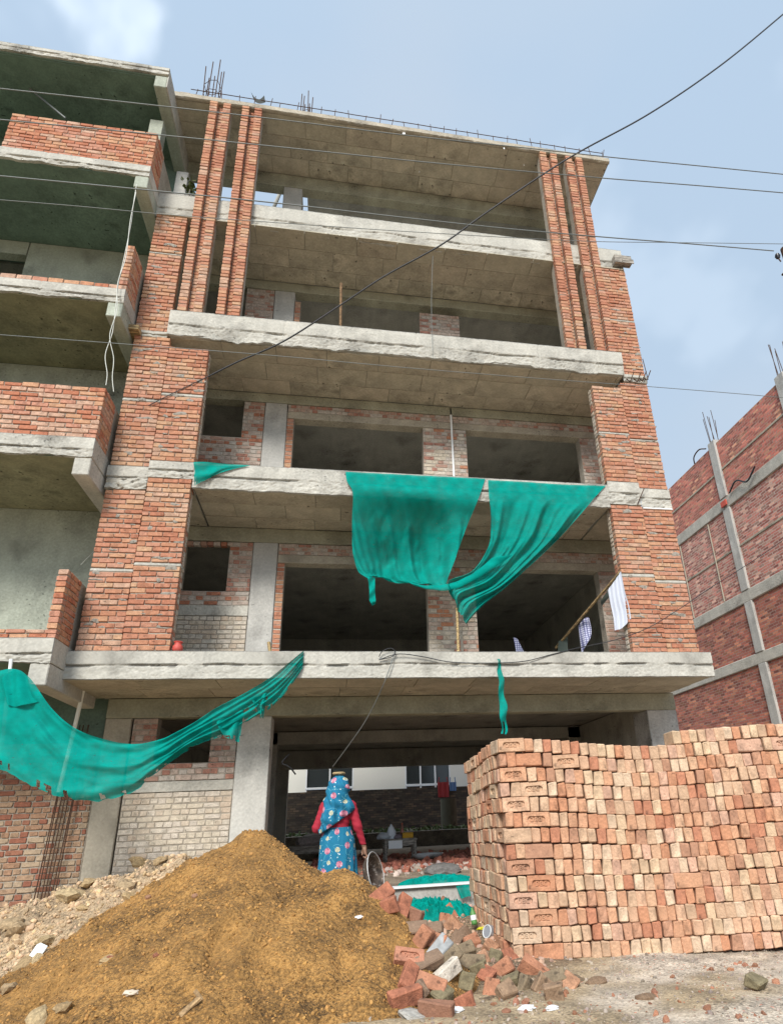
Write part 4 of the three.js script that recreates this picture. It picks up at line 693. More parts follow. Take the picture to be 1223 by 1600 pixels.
{ const p = onHeap(58, 1497), sh = new THREE.Shape([[-0.035, -0.04], [-0.02, -0.062], [0.02, -0.062], [0.035, -0.03], [0.035, 0.05], [-0.02, 0.055], [-0.035, 0.04]].map((q) => new THREE.Vector2(...q))); const m = mesh('white_tile', new THREE.ExtrudeGeometry(sh, { depth: 0.008, bevelEnabled: true, bevelSize: 0.002, bevelThickness: 0.002, bevelSegments: 1 }), std([0.58, 0.61, 0.60], { roughness: 0.4 })); m.position.copy(p).add(V(0, 0.03, 0)); m.rotation.set(-0.5, 0, -0.35); tag(m, 'white tile piece standing in the pale rubble heap', 'tile');
  for (const [u, v, l, r] of [[296, 1580, 0.12, 0.7], [310, 1562, 0.07, -0.8]]) { const q = onHeap(u, v), s = mesh('wood_chip', chamferBox(l, 0.025, 0.012, 0.003, 0.01), std([0.5, 0.34, 0.18], { map: texWood })); s.position.copy(q).add(V(0, 0.02, 0)); s.rotation.set(-0.4, 0, r); tag(s, r > 0 ? 'short tan wood splinter on the lower soil slope' : 'smaller tan splinter beside the longer one on the soil', 'wood chip'); } }
{ const b = thing('plastic_bottle', 'green and white plastic bottle among the loose bricks', 'bottle'), p = onSite(742, 1455); b.position.copy(p).add(V(0, 0.05, 0)); b.rotation.set(-0.2, 0, 0.1); mesh('body', new THREE.LatheGeometry([[0, 0], [0.026, 0], [0.028, 0.02], [0.028, 0.09], [0.02, 0.11], [0.01, 0.125], [0.01, 0.14], [0, 0.14]].map((q) => new THREE.Vector2(...q)), 14), std([0.10, 0.26, 0.07], { roughness: 0.5 }), b); mesh('label', new THREE.CylinderGeometry(0.0287, 0.0287, 0.04, 14, 1, true).translate(0, 0.06, 0), M.white, b);
  const c = thing('crushed_can', 'crushed white and silver can beside the brick stack', 'can'); c.position.copy(onSite(768, 1466)).add(V(0, 0.04, 0)); c.rotation.set(0.3, 0.4, 1.1); const g = new THREE.CylinderGeometry(0.05, 0.055, 0.11, 14, 4), q = g.attributes.position; for (let i = 0; i < q.count; i++) { const k = 1 + 0.35 * noise.noise(q.getX(i) * 30, q.getY(i) * 30, q.getZ(i) * 30); q.setXYZ(i, q.getX(i) * k, q.getY(i), q.getZ(i) * k); } g.computeVertexNormals(); mesh('body', g, std([0.36, 0.37, 0.39], { roughness: 0.5, metalness: 0.4 }), c); mesh('rim', new THREE.TorusGeometry(0.05, 0.006, 6, 16).rotateX(Math.PI / 2).translate(0, 0.055, 0), M.plate, c);
  paper(752, 1452, 0.03, 'yellow wrapper wedged beside the brick stack', [0.6, 0.55, 0.03], 33); }
// bird-size and small things on the slabs
{ const pot = thing('red_pot', 'small red plastic pot on the first slab beside the brick pier', 'pot', [...atZ(278, 1012, -9.5).setY(3.425).toArray()]); mesh('body', new THREE.LatheGeometry([[0, 0], [0.055, 0], [0.075, 0.04], [0.07, 0.09], [0.045, 0.12], [0.06, 0.15], [0.05, 0.15], [0.035, 0.12], [0, 0.1]].map((q) => new THREE.Vector2(...q)), 16), std([0.48, 0.07, 0.05], { roughness: 0.6 }), pot); mesh('rim', new THREE.TorusGeometry(0.057, 0.007, 6, 16).rotateX(Math.PI / 2).translate(0, 0.15, 0), std([0.62, 0.07, 0.05]), pot); pot.scale.setScalar(1.0);
  const pig = thing('bird', 'small grey pigeon perched on the roof edge', 'bird', [4.55, 15.69, -9.52]); const L = [[0, 0.05, 0, 0.028], [0.05, 0.075, 0, 0.045], [0.11, 0.1, 0, 0.04], [0.14, 0.15, 0, 0.024]]; const parts = L.map(([x, y, z, r]) => new THREE.SphereGeometry(r, 10, 8).translate(x, y, z)); parts.push(new THREE.ConeGeometry(0.03, 0.12, 8).rotateZ(1.75).translate(-0.05, 0.05, 0)); mesh('body', mergeGeometries(parts), std([0.22, 0.22, 0.24]), pig); mesh('beak', new THREE.ConeGeometry(0.008, 0.03, 6).rotateZ(-1.57).translate(0.175, 0.15, 0), M.rust, pig); for (const z of [-0.012, 0.012]) mesh('leg', bar(V(0.06, 0, z), V(0.06, 0.045, z), 0.004, 5), M.rust, pig);
  tag(mesh('roof_tarp', sheet([[[392, 143, -9.42], [398, 152, -9.42], [406, 155, -9.42], [413, 149, -9.42]], [[394, 148, -9.44], [398, 158, -9.44], [406, 162, -9.44], [415, 160, -9.44]]].map(row), 12, 6), std([0.06, 0.065, 0.06], { side: THREE.DoubleSide })), 'dark bent rag lying on the roof edge wire', 'rag'); }
for (const [u, v, w] of [[631, 208, 0.06], [787, 232, 0.03], [655, 268, 0.03], [818, 258, 0.035]]) { const m = mesh('soffit_scrap', chamferBox(w, w * 1.5, 0.02, 0.003, 0.01), M.white); m.position.copy(atY(u, v, 15.5)); tag(m, 'little white scrap stuck to the roof ceiling', 'scrap', 'white scraps on the roof ceiling'); }
// laundry on a bamboo pole
{ const a = atZ(969, 893, -9.46), b = atZ(868, 1012, -11.6); tag(mesh('bamboo_pole', bar(a, b, 0.025, 8), M.wood), 'bamboo pole carrying laundry inside the first storey opening', 'pole');
  const cl = (L, mat, nu, nv, push) => mesh('cloth', sheet(L.map(row), nu, nv, push), mat), wm = std([0.56, 0.58, 0.64], { side: THREE.DoubleSide, roughness: 0.9 });
  const c1 = cl([[[949, 922, -9.62], [960, 907, -9.52], [969, 893, -9.44]], [[953, 945, -9.62], [964, 935, -9.52], [975, 925, -9.43]], [[957, 965, -9.62], [970, 958, -9.52], [981, 945, -9.42]], [[959, 985, -9.62], [972, 981, -9.52], [985, 966, -9.42]]], wm, 24, 24, (u, v, p) => { p.z += 0.022 * Math.sin(u * 26 + 2 * v); }); tag(c1, 'white cloth hung on the bamboo pole beside the brick pier', 'cloth');
  const cv = document.createElement('canvas'); cv.width = cv.height = 128; const x = cv.getContext('2d'); x.fillStyle = '#c9cbe0'; x.fillRect(0, 0, 128, 128); for (let i = 0; i < 8; i++) { x.fillStyle = 'rgba(60,62,110,0.6)'; x.fillRect(i * 16, 0, 6, 128); x.fillRect(0, i * 16, 128, 5); } const pt = new THREE.CanvasTexture(cv); pt.wrapS = pt.wrapT = THREE.RepeatWrapping; pt.repeat.set(3, 3); pt.colorSpace = THREE.SRGBColorSpace;
  const pm = std([1, 1, 1], { map: pt, side: THREE.DoubleSide }); const c2 = cl([[[903, 978, -10.9], [913, 966, -10.75], [920, 965, -10.7]], [[905, 995, -10.9], [914, 990, -10.75], [924, 984, -10.7]], [[907, 1010, -10.9], [914, 1004, -10.75], [921, 1000, -10.7]], [[908, 1020, -10.9], [910, 1020, -10.85], [912, 1010, -10.8]]], pm, 16, 16, (u, v, p) => { p.z += 0.015 * Math.sin(u * 18); }); tag(c2, 'blue checked shirt hung on the bamboo pole', 'shirt');
  const c3 = cl([[[802, 996, -11.2], [808, 998, -11.2]], [[804, 1008, -11.2], [815, 1012, -11.2]], [[806, 1018, -11.2], [818, 1018, -11.2]]], pm, 8, 8); tag(c3, 'checked cloth showing above the first slab inside the opening', 'cloth');
  const d1 = std([0.05, 0.06, 0.05], { side: THREE.DoubleSide }); const c4 = cl([[[872, 1002, -11.4], [886, 995, -11.3]], [[871, 1018, -11.4], [887, 1018, -11.3]]], std([0.08, 0.10, 0.085], { side: THREE.DoubleSide }), 8, 8); tag(c4, 'dull green cloth hung at the low end of the bamboo pole', 'cloth');
  const c5 = cl([[[938, 938, -10.2], [951, 920, -10.0]], [[939, 948, -10.2], [952, 932, -10.0]]], d1, 8, 6); tag(c5, 'black cloth hung beside the white cloth on the pole', 'cloth'); }
tag(mesh('wood_batten', bar(atZ(714, 950, -9.5), atZ(716, 1018, -9.5), 0.025, 4), std([0.66, 0.50, 0.26], { map: texWood })), 'pale wooden batten standing on the first slab before the brick pillar', 'batten');
tag(mesh('wood_batten', bar(atZ(420, 1003, -9.5), atZ(422, 1018, -9.5), 0.025, 4), std([0.66, 0.50, 0.26], { map: texWood })), 'short batten end on the first slab beside the concrete column', 'batten');
tag(mesh('wood_batten', bar(atZ(533, 443, -9.6), atZ(532, 512, -9.6), 0.028, 5), std([0.30, 0.19, 0.10], { map: texWood })), 'brown crooked stick standing on the third slab', 'stick');
// ---------------------------------------------------------------- cables
const cab = (name, pts, r, mat, label, seg = 90) => tag(tube(name, pts, r, mat, null, seg, 6), label, 'cable');
cab('power_cable', [[1300, -45, -5.6], [1223, 22, -5.9], [1120, 106, -6.3], [1010, 180, -6.7], [890, 246, -7.2], [760, 332, -7.8], [690, 382, -8.1], [600, 432, -8.5], [530, 478, -8.8], [440, 535, -9.1], [370, 566, -9.3], [326, 588, -9.42]].map((q) => atZ(...q)), 0.014, M.wire, 'thick black cable rising from the brick pier across the facade', 160);
cab('power_cable', [[326, 588, -9.415], [290, 605, -9.41], [255, 622, -9.41], [232, 634, -9.43]].map((q) => atZ(...q)), 0.007, M.wire, 'thin dark wire crossing the brick pier below the cable end', 30);
const line = (L, z, r, m, label) => cab('overhead_wire', L.map(([u, v]) => atZ(u, v, z)), r, m, label);
line([[-40, 134], [200, 160], [420, 185], [640, 212], [820, 231], [947, 245], [1090, 259], [1290, 279]], -6.6, 0.009, M.wireGrey, 'topmost overhead wire running before the roof slab');
line([[-40, 183], [200, 206], [420, 228], [640, 251], [800, 266], [950, 279], [1090, 290], [1290, 307]], -6.6, 0.009, M.wireGrey, 'second overhead wire just below the topmost one');
line([[-40, 271], [200, 294], [420, 316], [640, 341], [800, 358], [950, 371], [1090, 382], [1208, 392]], -6.6, 0.009, M.wireGrey, 'overhead wire before the fourth slab ending at an insulator');
line([[-40, 309], [120, 322], [270, 336], [420, 347], [640, 362], [920, 377], [1060, 379], [1290, 382]], -6.6, 0.005, M.wireGrey, 'fine overhead wire sagging before the fourth slab');
line([[-40, 520], [200, 538], [420, 555], [640, 575], [850, 592], [1013, 604], [1185, 618], [1290, 628]], -6.6, 0.0045, M.wireGrey, 'lowest fine overhead wire passing below the third slab');
cab('twisted_wire', [[214, 288, -8.82], [210, 312, -8.82], [205, 350, -8.82], [195, 400, -8.82], [186, 440, -8.82], [181, 480, -8.82], [176, 520, -8.82], [165, 555, -8.84], [168, 585, -8.84], [166, 602, -8.84]].map((q) => atZ(...q)), 0.006, M.wirePale, 'pale twisted wire hanging between the balconies');
cab('twisted_wire', [[213, 300, -8.80], [204, 345, -8.80], [197, 402, -8.80], [184, 445, -8.80], [183, 485, -8.80], [172, 525, -8.80], [178, 560, -8.84], [176, 590, -8.84], [178, 612, -8.84]].map((q) => atZ(...q)), 0.006, M.wirePale, 'second pale wire strand twisted round the first between the balconies');
cab('loose_wire', [[592, 1026, -9.36], [597, 1018, -9.34], [612, 1013, -9.33], [618, 1020, -9.33], [612, 1026, -9.34], [592, 1031, -9.36]].map((q) => atZ(...q)), 0.007, M.wire, 'small black cable loop on the first slab edge', 40);
cab('loose_wire', [[592, 1031, -9.36], [620, 1022, -9.34], [660, 1026, -9.35], [700, 1034, -9.35], [760, 1036, -9.36], [820, 1033, -9.36], [860, 1023, -9.38], [900, 1013, -9.38], [960, 1000, -9.36], [1010, 982, -9.36], [1060, 952, -9.34], [1110, 918, -9.4], [1170, 880, -9.6], [1280, 805, -9.9]].map((q) => atZ(...q)), 0.007, M.wire, 'black cable along the first slab rising past the brick pier', 120);
cab('loose_wire', [[617, 1018, -9.35], [612, 1035, -9.34], [602, 1062, -9.36], [590, 1090, -9.6], [570, 1128, -9.9], [548, 1160, -10.2], [520, 1198, -10.6]].map((q) => atZ(...q)), 0.008, M.wireGrey, 'thin wire dropping from the first slab into the ground storey', 50);
cab('hanging_string', [[676, 400, -9.3], [674, 470, -9.3], [676, 560, -9.3]].map((q) => atZ(...q)), 0.0045, M.wireGrey, 'thin cord hanging before the third slab', 20);
cab('loose_wire', [[452, 1178, -10.8], [441, 1192, -10.76], [452, 1198, -10.76], [462, 1210, -10.8]].map((q) => atZ(...q)), 0.012, M.wire, 'short black wire curl on the ground storey column', 20);
{ const t = thing('insulator', 'dark insulator at the end of an overhead wire', 'insulator'), p = atZ(1214, 400, -6.6); t.position.copy(p); const prof = [[0, 0.05], [0.02, 0.05], [0.035, 0.03], [0.02, 0.015], [0.045, -0.005], [0.02, -0.02], [0.035, -0.04], [0.014, -0.06], [0, -0.06]].map((q) => new THREE.Vector2(...q)); mesh('body', new THREE.LatheGeometry(prof, 14), std([0.02, 0.02, 0.025], { roughness: 0.3 }), t); mesh('pin', bar(V(0, -0.05, 0), V(0.03, -0.12, 0), 0.012), M.rust, t); mesh('arm', bar(V(-0.02, -0.42, 0), V(0.16, -0.30, 0), 0.022), M.rust, t); mesh('pole', bar(V(0.17, -9, 0), V(0.19, 0.2, 0), 0.07, 12), M.rust, t); }
// ---------------------------------------------------------------- what shows through the ground storey
{
  const zB = -28, t = farBrick([[96, 84, 70], [84, 72, 62], [110, 92, 74]], 'rgb(70,64,56)', 0.2), m = std([0.7, 0.68, 0.66], { map: t, bumpMap: t, bumpScale: 0.01 });  // brick tones darkened to carry the shade on the back wall
  const w = thing('boundary_wall', 'brick wall behind the open ground storey, darkened in colour for its shade', 'wall'); box('wall', -9, 16, -0.1, 2.2, zB, zB - 0.3, m, w);
  const b = thing('white_house', 'cream house wall with white-framed dark windows behind the building', 'house', [0, 0, -30]), K = 30 / 22;
  box('wall', -10, 16, 6.2, 9.0, -0.2, -0.5, M.cream, b);
  for (const [x0, x1] of [[-7.5, -0.78], [0.76, 2.46], [4.0, 11.7]]) box('wall_panel', x0 * K, x1 * K, 2.2, 6.19, 0, -0.4, M.cream, b);
  const win = (x0, x1, n) => { const g = part('window', b); box('pane', x0, x1, 2.4, 6.18, -0.12, -0.14, M.glass, g); box('sill', x0 - 0.02, x1 + 0.02, 2.38, 2.46, 0.02, -0.1, M.white, g); box('lower_wall', x0, x1, 1.2, 2.37, -0.05, -0.4, m, g); for (let i = 0; i <= n; i++) { const x = lerp(x0, x1, i / n); box('frame_bar', x - 0.035, x + 0.035, 2.2, 6.18, 0.0, -0.1, M.white, g); } box('frame_bar', x0, x1, 4.4, 4.48, 0.0, -0.1, M.white, g); };
  win(-0.76 * K, 0.74 * K, 2); win(2.48 * K, 3.98 * K, 3);
  const hang = (label, u, v, w, h, col) => { const r = thing('hanging_cloth', label, 'cloth'); r.position.copy(atZ(u, v, zB + 0.08)); const mt = std(col, { side: THREE.DoubleSide }); const rows = [0, 0.5, 1].map((k) => [-1, -0.4, 0.3, 1].map((s) => V(s * w / 2 * (1 - 0.1 * k), -h * k, 0))); mesh('cloth', sheet(rows, 16, 10, (a, c, p) => { p.z += 0.03 * Math.sin(a * 14); }), mt, r); for (const s of [-0.4, 0.4]) mesh('tie', bar(V(s * w, 0, 0), V(s * w * 0.8, 0.2, 0), 0.02), mt, r); };
  hang('dark red cloth hanging on the back wall', 692, 1222, 0.5, 0.6, [0.30, 0.03, 0.03]); hang('small blue cloth hanging on the back wall', 707, 1222, 0.3, 0.35, [0.12, 0.2, 0.36]);
  const dr = thing('water_drum', 'tall grey drum standing before the back wall', 'drum', [atZ(701, 1270, -23).x, 0.24, -23]);
  mesh('body', new THREE.LatheGeometry([[0, 0], [0.28, 0], [0.29, 0.03], [0.28, 0.3], [0.295, 0.32], [0.28, 0.34], [0.28, 0.8], [0.295, 0.82], [0.28, 0.84], [0.28, 1.35], [0.29, 1.38], [0, 1.38]].map((p) => new THREE.Vector2(...p)), 20), std([0.16, 0.15, 0.11], { map: texConc }), dr);
  const g = []; for (let i = 0; i < 700; i++) { const l = new THREE.PlaneGeometry(rr(0.04, 0.14), rr(0.04, 0.12)); l.rotateX(rr(-1, 1)); l.rotateY(rr(0, 6.3)); l.translate(rr(-2, 8), 0.66 + 0.12 * rnd() * rnd(), rr(-22.4, -21.2)); g.push(l); }
  tag(mesh('weeds', mergeGeometries(g), std([0.12, 0.16, 0.06], { side: THREE.DoubleSide })), 'strip of low green weeds before the back wall', 'weeds', null, 'stuff');
  tag(box('earth_bank', -7, 12, -0.1, 0.66, -20.65, -27.9, std([0.24, 0.20, 0.15], { map: texSoil })), 'low earth bank behind the open ground storey, shade painted into its colour', 'ground', null, 'structure');  // soil colour taken down to stand for shade behind the building
}
// ---------------------------------------------------------------- furniture inside the ground storey
scatter('brick_rubble', 2600, () => 0.24, [-0.3, 5, -16.5, -11.2], [0.012, 0.075], std([0.36, 0.13, 0.085]), null, ['red brick rubble spread over the ground storey floor', 'rubble'], (x, y, z) => fbm(x * 0.9, 2, z * 0.9) > -0.18);
scatter('mortar_crumbs', 220, () => 0.24, [0.6, 3, -12.5, -10.6], [0.012, 0.06], std([0.42, 0.34, 0.29]), null, ['pale mortar crumbs on the ground storey floor', 'crumbs'], () => true);
function table(x0, x1, z, top, label) {
  const t = thing('wooden_table', label, 'table', [(x0 + x1) / 2, 0.24, z]), w = x1 - x0, h = top - 0.24, d = 0.55;
  for (let i = 0; i < 4; i++) { const a = -d / 2 + i * d / 4; box('top_board', -w / 2 - 0.02, w / 2 + 0.02, h - 0.03, h, a + 0.004, a + d / 4 - 0.004, M.woodDark, t, 0.004); }
  for (const s of [-1, 1]) box('rail', -w / 2 + 0.05, w / 2 - 0.05, h - 0.14, h - 0.033, s * (d / 2 - 0.02) - 0.012, s * (d / 2 - 0.02) + 0.012, M.woodDark, t);
  for (const sx of [-1, 1]) for (const sz of [-1, 1]) mesh('leg', uvBox(new THREE.LatheGeometry([[0, 0], [0.024, 0], [0.03, 0.05], [0.022, 0.09], [0.034, 0.16], [0.03, 0.24], [0.034, h - 0.035], [0, h - 0.035]].map((p) => new THREE.Vector2(...p)), 10)).translate(sx * (w / 2 - 0.02), 0, sz * (d / 2 - 0.04)), M.woodDark, t);
  return t;
}
const zT = -14.3, tb = table(atZ(600, 1330, zT).x, atZ(648, 1330, zT).x, zT, 0.66, 'small weathered wooden table with turned legs, loaded with bags and a bottle');
table(atZ(452, 1330, -14.6).x, atZ(520, 1330, -14.6).x, -14.6, 0.60, 'low weathered wooden table behind the woman, carrying a folded sack');
{ const y = 0.66, bag = (u, s, sy, col, label, sd) => { const g = mergeVertices(new THREE.IcosahedronGeometry(1, 3).deleteAttribute('uv').deleteAttribute('normal')), p = g.attributes.position; for (let i = 0; i < p.count; i++) { const a = V(p.getX(i), p.getY(i), p.getZ(i)), k = 1 + 0.5 * fbm(a.x * 1.7 + sd, a.y * 1.7, a.z * 1.7, 3); p.setXYZ(i, a.x * k * s, Math.max(-0.4, a.y * k) * sy, a.z * k * s * 0.7); } g.computeVertexNormals(); const m = mesh('plastic_bag', uvBox(g), std(col, { roughness: 0.6 })); m.position.copy(atZ(u, 1300, zT)).setY(y + sy * 0.4); tag(m, label, 'bag'); };
  bag(600, 0.15, 0.09, [0.42, 0.44, 0.46], 'crumpled grey plastic bag on the small wooden table', 2); bag(611, 0.085, 0.2, [0.66, 0.69, 0.72], 'knotted white plastic bag standing on the small wooden table', 6); bag(622, 0.11, 0.06, [0.2, 0.16, 0.18], 'dark folded cloth bundle on the small wooden table', 9);
  const bx = thing('yellow_box', 'shallow yellow box on the small wooden table', 'box', [atZ(636, 1300, zT).x, y, zT + 0.05]); box('tray', -0.11, 0.11, 0.002, 0.09, -0.1, 0.1, std([0.55, 0.30, 0.03]), bx); box('lid', -0.115, 0.115, 0.092, 0.105, -0.105, 0.105, std([0.58, 0.34, 0.05]), bx);
  const bo = thing('bottle', 'slim brown bottle on the small wooden table', 'bottle', [atZ(629, 1300, zT).x, y, zT - 0.1]); mesh('body', new THREE.LatheGeometry([[0, 0], [0.035, 0], [0.037, 0.02], [0.037, 0.15], [0.016, 0.2], [0.014, 0.27], [0, 0.27]].map((p) => new THREE.Vector2(...p)), 14), std([0.28, 0.08, 0.04], { roughness: 0.3 }), bo); mesh('cap', new THREE.CylinderGeometry(0.016, 0.016, 0.025, 12).translate(0, 0.28, 0), std([0.5, 0.12, 0.06]), bo);
  const sk = mesh('folded_sack', uvBox(chamferBox(0.62, 0.14, 0.4, 0.06, 0.08)), std([0.34, 0.29, 0.28], { map: texConc })); sk.position.copy(atZ(487, 1320, -14.6)).setY(0.675); tag(sk, 'folded grey sack lying on the low wooden table', 'sack'); const sk2 = mesh('folded_sack', uvBox(chamferBox(0.5, 0.09, 0.34, 0.04, 0.07)), std([0.55, 0.53, 0.52], { map: texConc })); sk2.position.copy(atZ(490, 1320, -14.6)).setY(0.79); sk2.rotation.z = 0.12; tag(sk2, 'pale sack folded on top of the grey sack', 'sack');
  const pp = box('paper_notice', 0, 0.28, 0, 0.15, 0, 0.004, M.white); pp.position.set(atZ(607, 1318, zT + 0.29).x, 0.48, zT + 0.292); tag(pp, 'blank white paper on the front rail of the small table', 'paper');
  for (const [u, v, r, l] of [[662, 1337, 0.27, 'wide white metal plate on the red rubble floor'], [655, 1340, 0.2, 'smaller pale plate beside the wide white plate']]) { const q = thing('plate', l, 'plate'); q.position.copy(atY(u, v, 0.26)).setY(0.262); q.position.z = -14.2 + (r < 0.25 ? 0.25 : 0); mesh('dish', new THREE.LatheGeometry([[0, 0.01], [r * 0.6, 0.012], [r * 0.9, 0.06], [r, 0.085], [r, 0.075], [r * 0.9, 0.045], [r * 0.6, 0], [0, 0]].map((p) => new THREE.Vector2(...p)), 28), M.plate, q); mesh('rim', new THREE.TorusGeometry(r, 0.008, 6, 28).rotateX(Math.PI / 2).translate(0, 0.082, 0), M.plate, q); }
  const sp = mesh('sand_pile', lumpG(55, 0.15), std([0.2, 0.19, 0.18], { map: texSand })); sp.position.set(atZ(691, 1350, -10.6).x, 0.27, -10.6); sp.scale.set(0.3, 0.16, 0.25); tag(sp, 'small grey sand pile on the raised floor by the net', 'sand pile');
}
// ---------------------------------------------------------------- the woman carrying a basin
// smooth body from rounded bones, meshed on a grid (surface nets)
function surfaceNet(f, lo, hi, cell) {
  const n = [0, 1, 2].map((k) => Math.ceil((hi[k] - lo[k]) / cell) + 1), F = new Float32Array(n[0] * n[1] * n[2]), id = (i, j, k) => (k * n[1] + j) * n[0] + i;
  for (let k = 0; k < n[2]; k++) for (let j = 0; j < n[1]; j++) for (let i = 0; i < n[0]; i++) F[id(i, j, k)] = f(lo[0] + i * cell, lo[1] + j * cell, lo[2] + k * cell);
  const vid = new Int32Array(F.length).fill(-1), pos = [], idx = [], C = [[0, 0, 0], [1, 0, 0], [0, 1, 0], [1, 1, 0], [0, 0, 1], [1, 0, 1], [0, 1, 1], [1, 1, 1]], E = [[0, 1], [0, 2], [0, 4], [1, 3], [1, 5], [2, 3], [2, 6], [3, 7], [4, 5], [4, 6], [5, 7], [6, 7]];
  for (let k = 0; k < n[2] - 1; k++) for (let j = 0; j < n[1] - 1; j++) for (let i = 0; i < n[0] - 1; i++) {
    const v = C.map((c) => F[id(i + c[0], j + c[1], k + c[2])]); const neg = v.filter((q) => q < 0).length; if (!neg || neg === 8) continue; let s = [0, 0, 0], m = 0;
    for (const [a, b] of E) if ((v[a] < 0) !== (v[b] < 0)) { const t = v[a] / (v[a] - v[b]); for (let q = 0; q < 3; q++) s[q] += C[a][q] + (C[b][q] - C[a][q]) * t; m++; }
    vid[id(i, j, k)] = pos.length / 3; pos.push(lo[0] + (i + s[0] / m) * cell, lo[1] + (j + s[1] / m) * cell, lo[2] + (k + s[2] / m) * cell);
  }
  for (let k = 1; k < n[2] - 1; k++) for (let j = 1; j < n[1] - 1; j++) for (let i = 1; i < n[0] - 1; i++) {
    const a = F[id(i, j, k)] < 0;
    [[1, 0, 0], [0, 1, 0], [0, 0, 1]].forEach((d, ax) => {
      if (a === (F[id(i + d[0], j + d[1], k + d[2])] < 0)) return; const u = [0, 0, 0], w = [0, 0, 0]; u[(ax + 1) % 3] = 1; w[(ax + 2) % 3] = 1;
      const q = [vid[id(i, j, k)], vid[id(i - u[0], j - u[1], k - u[2])], vid[id(i - u[0] - w[0], j - u[1] - w[1], k - u[2] - w[2])], vid[id(i - w[0], j - w[1], k - w[2])]]; if (q.some((z) => z < 0)) return;
      if (a) idx.push(q[0], q[1], q[2], q[0], q[2], q[3]); else idx.push(q[0], q[2], q[1], q[0], q[3], q[2]);
    });
  }
  const g = new THREE.BufferGeometry(); g.setAttribute('position', new THREE.Float32BufferAttribute(pos, 3)); g.setIndex(idx); g.computeVertexNormals(); return g;
}
const capD = (x, y, z, [ax, ay, az, ar], [bx, by, bz, br]) => { const dx = bx - ax, dy = by - ay, dz = bz - az, t = Math.min(1, Math.max(0, ((x - ax) * dx + (y - ay) * dy + (z - az) * dz) / (dx * dx + dy * dy + dz * dz))); return Math.hypot(x - ax - dx * t, y - ay - dy * t, z - az - dz * t) - lerp(ar, br, t); };
const smin = (a, b, k) => { const h = Math.max(0, k - Math.abs(a - b)) / k; return Math.min(a, b) - h * h * k / 4; };
const bones = (B, k = 0.03) => (x, y, z) => { let d = 9; for (const [a, b] of B) d = smin(d, capD(x, y, z, a, b), k); return d; };
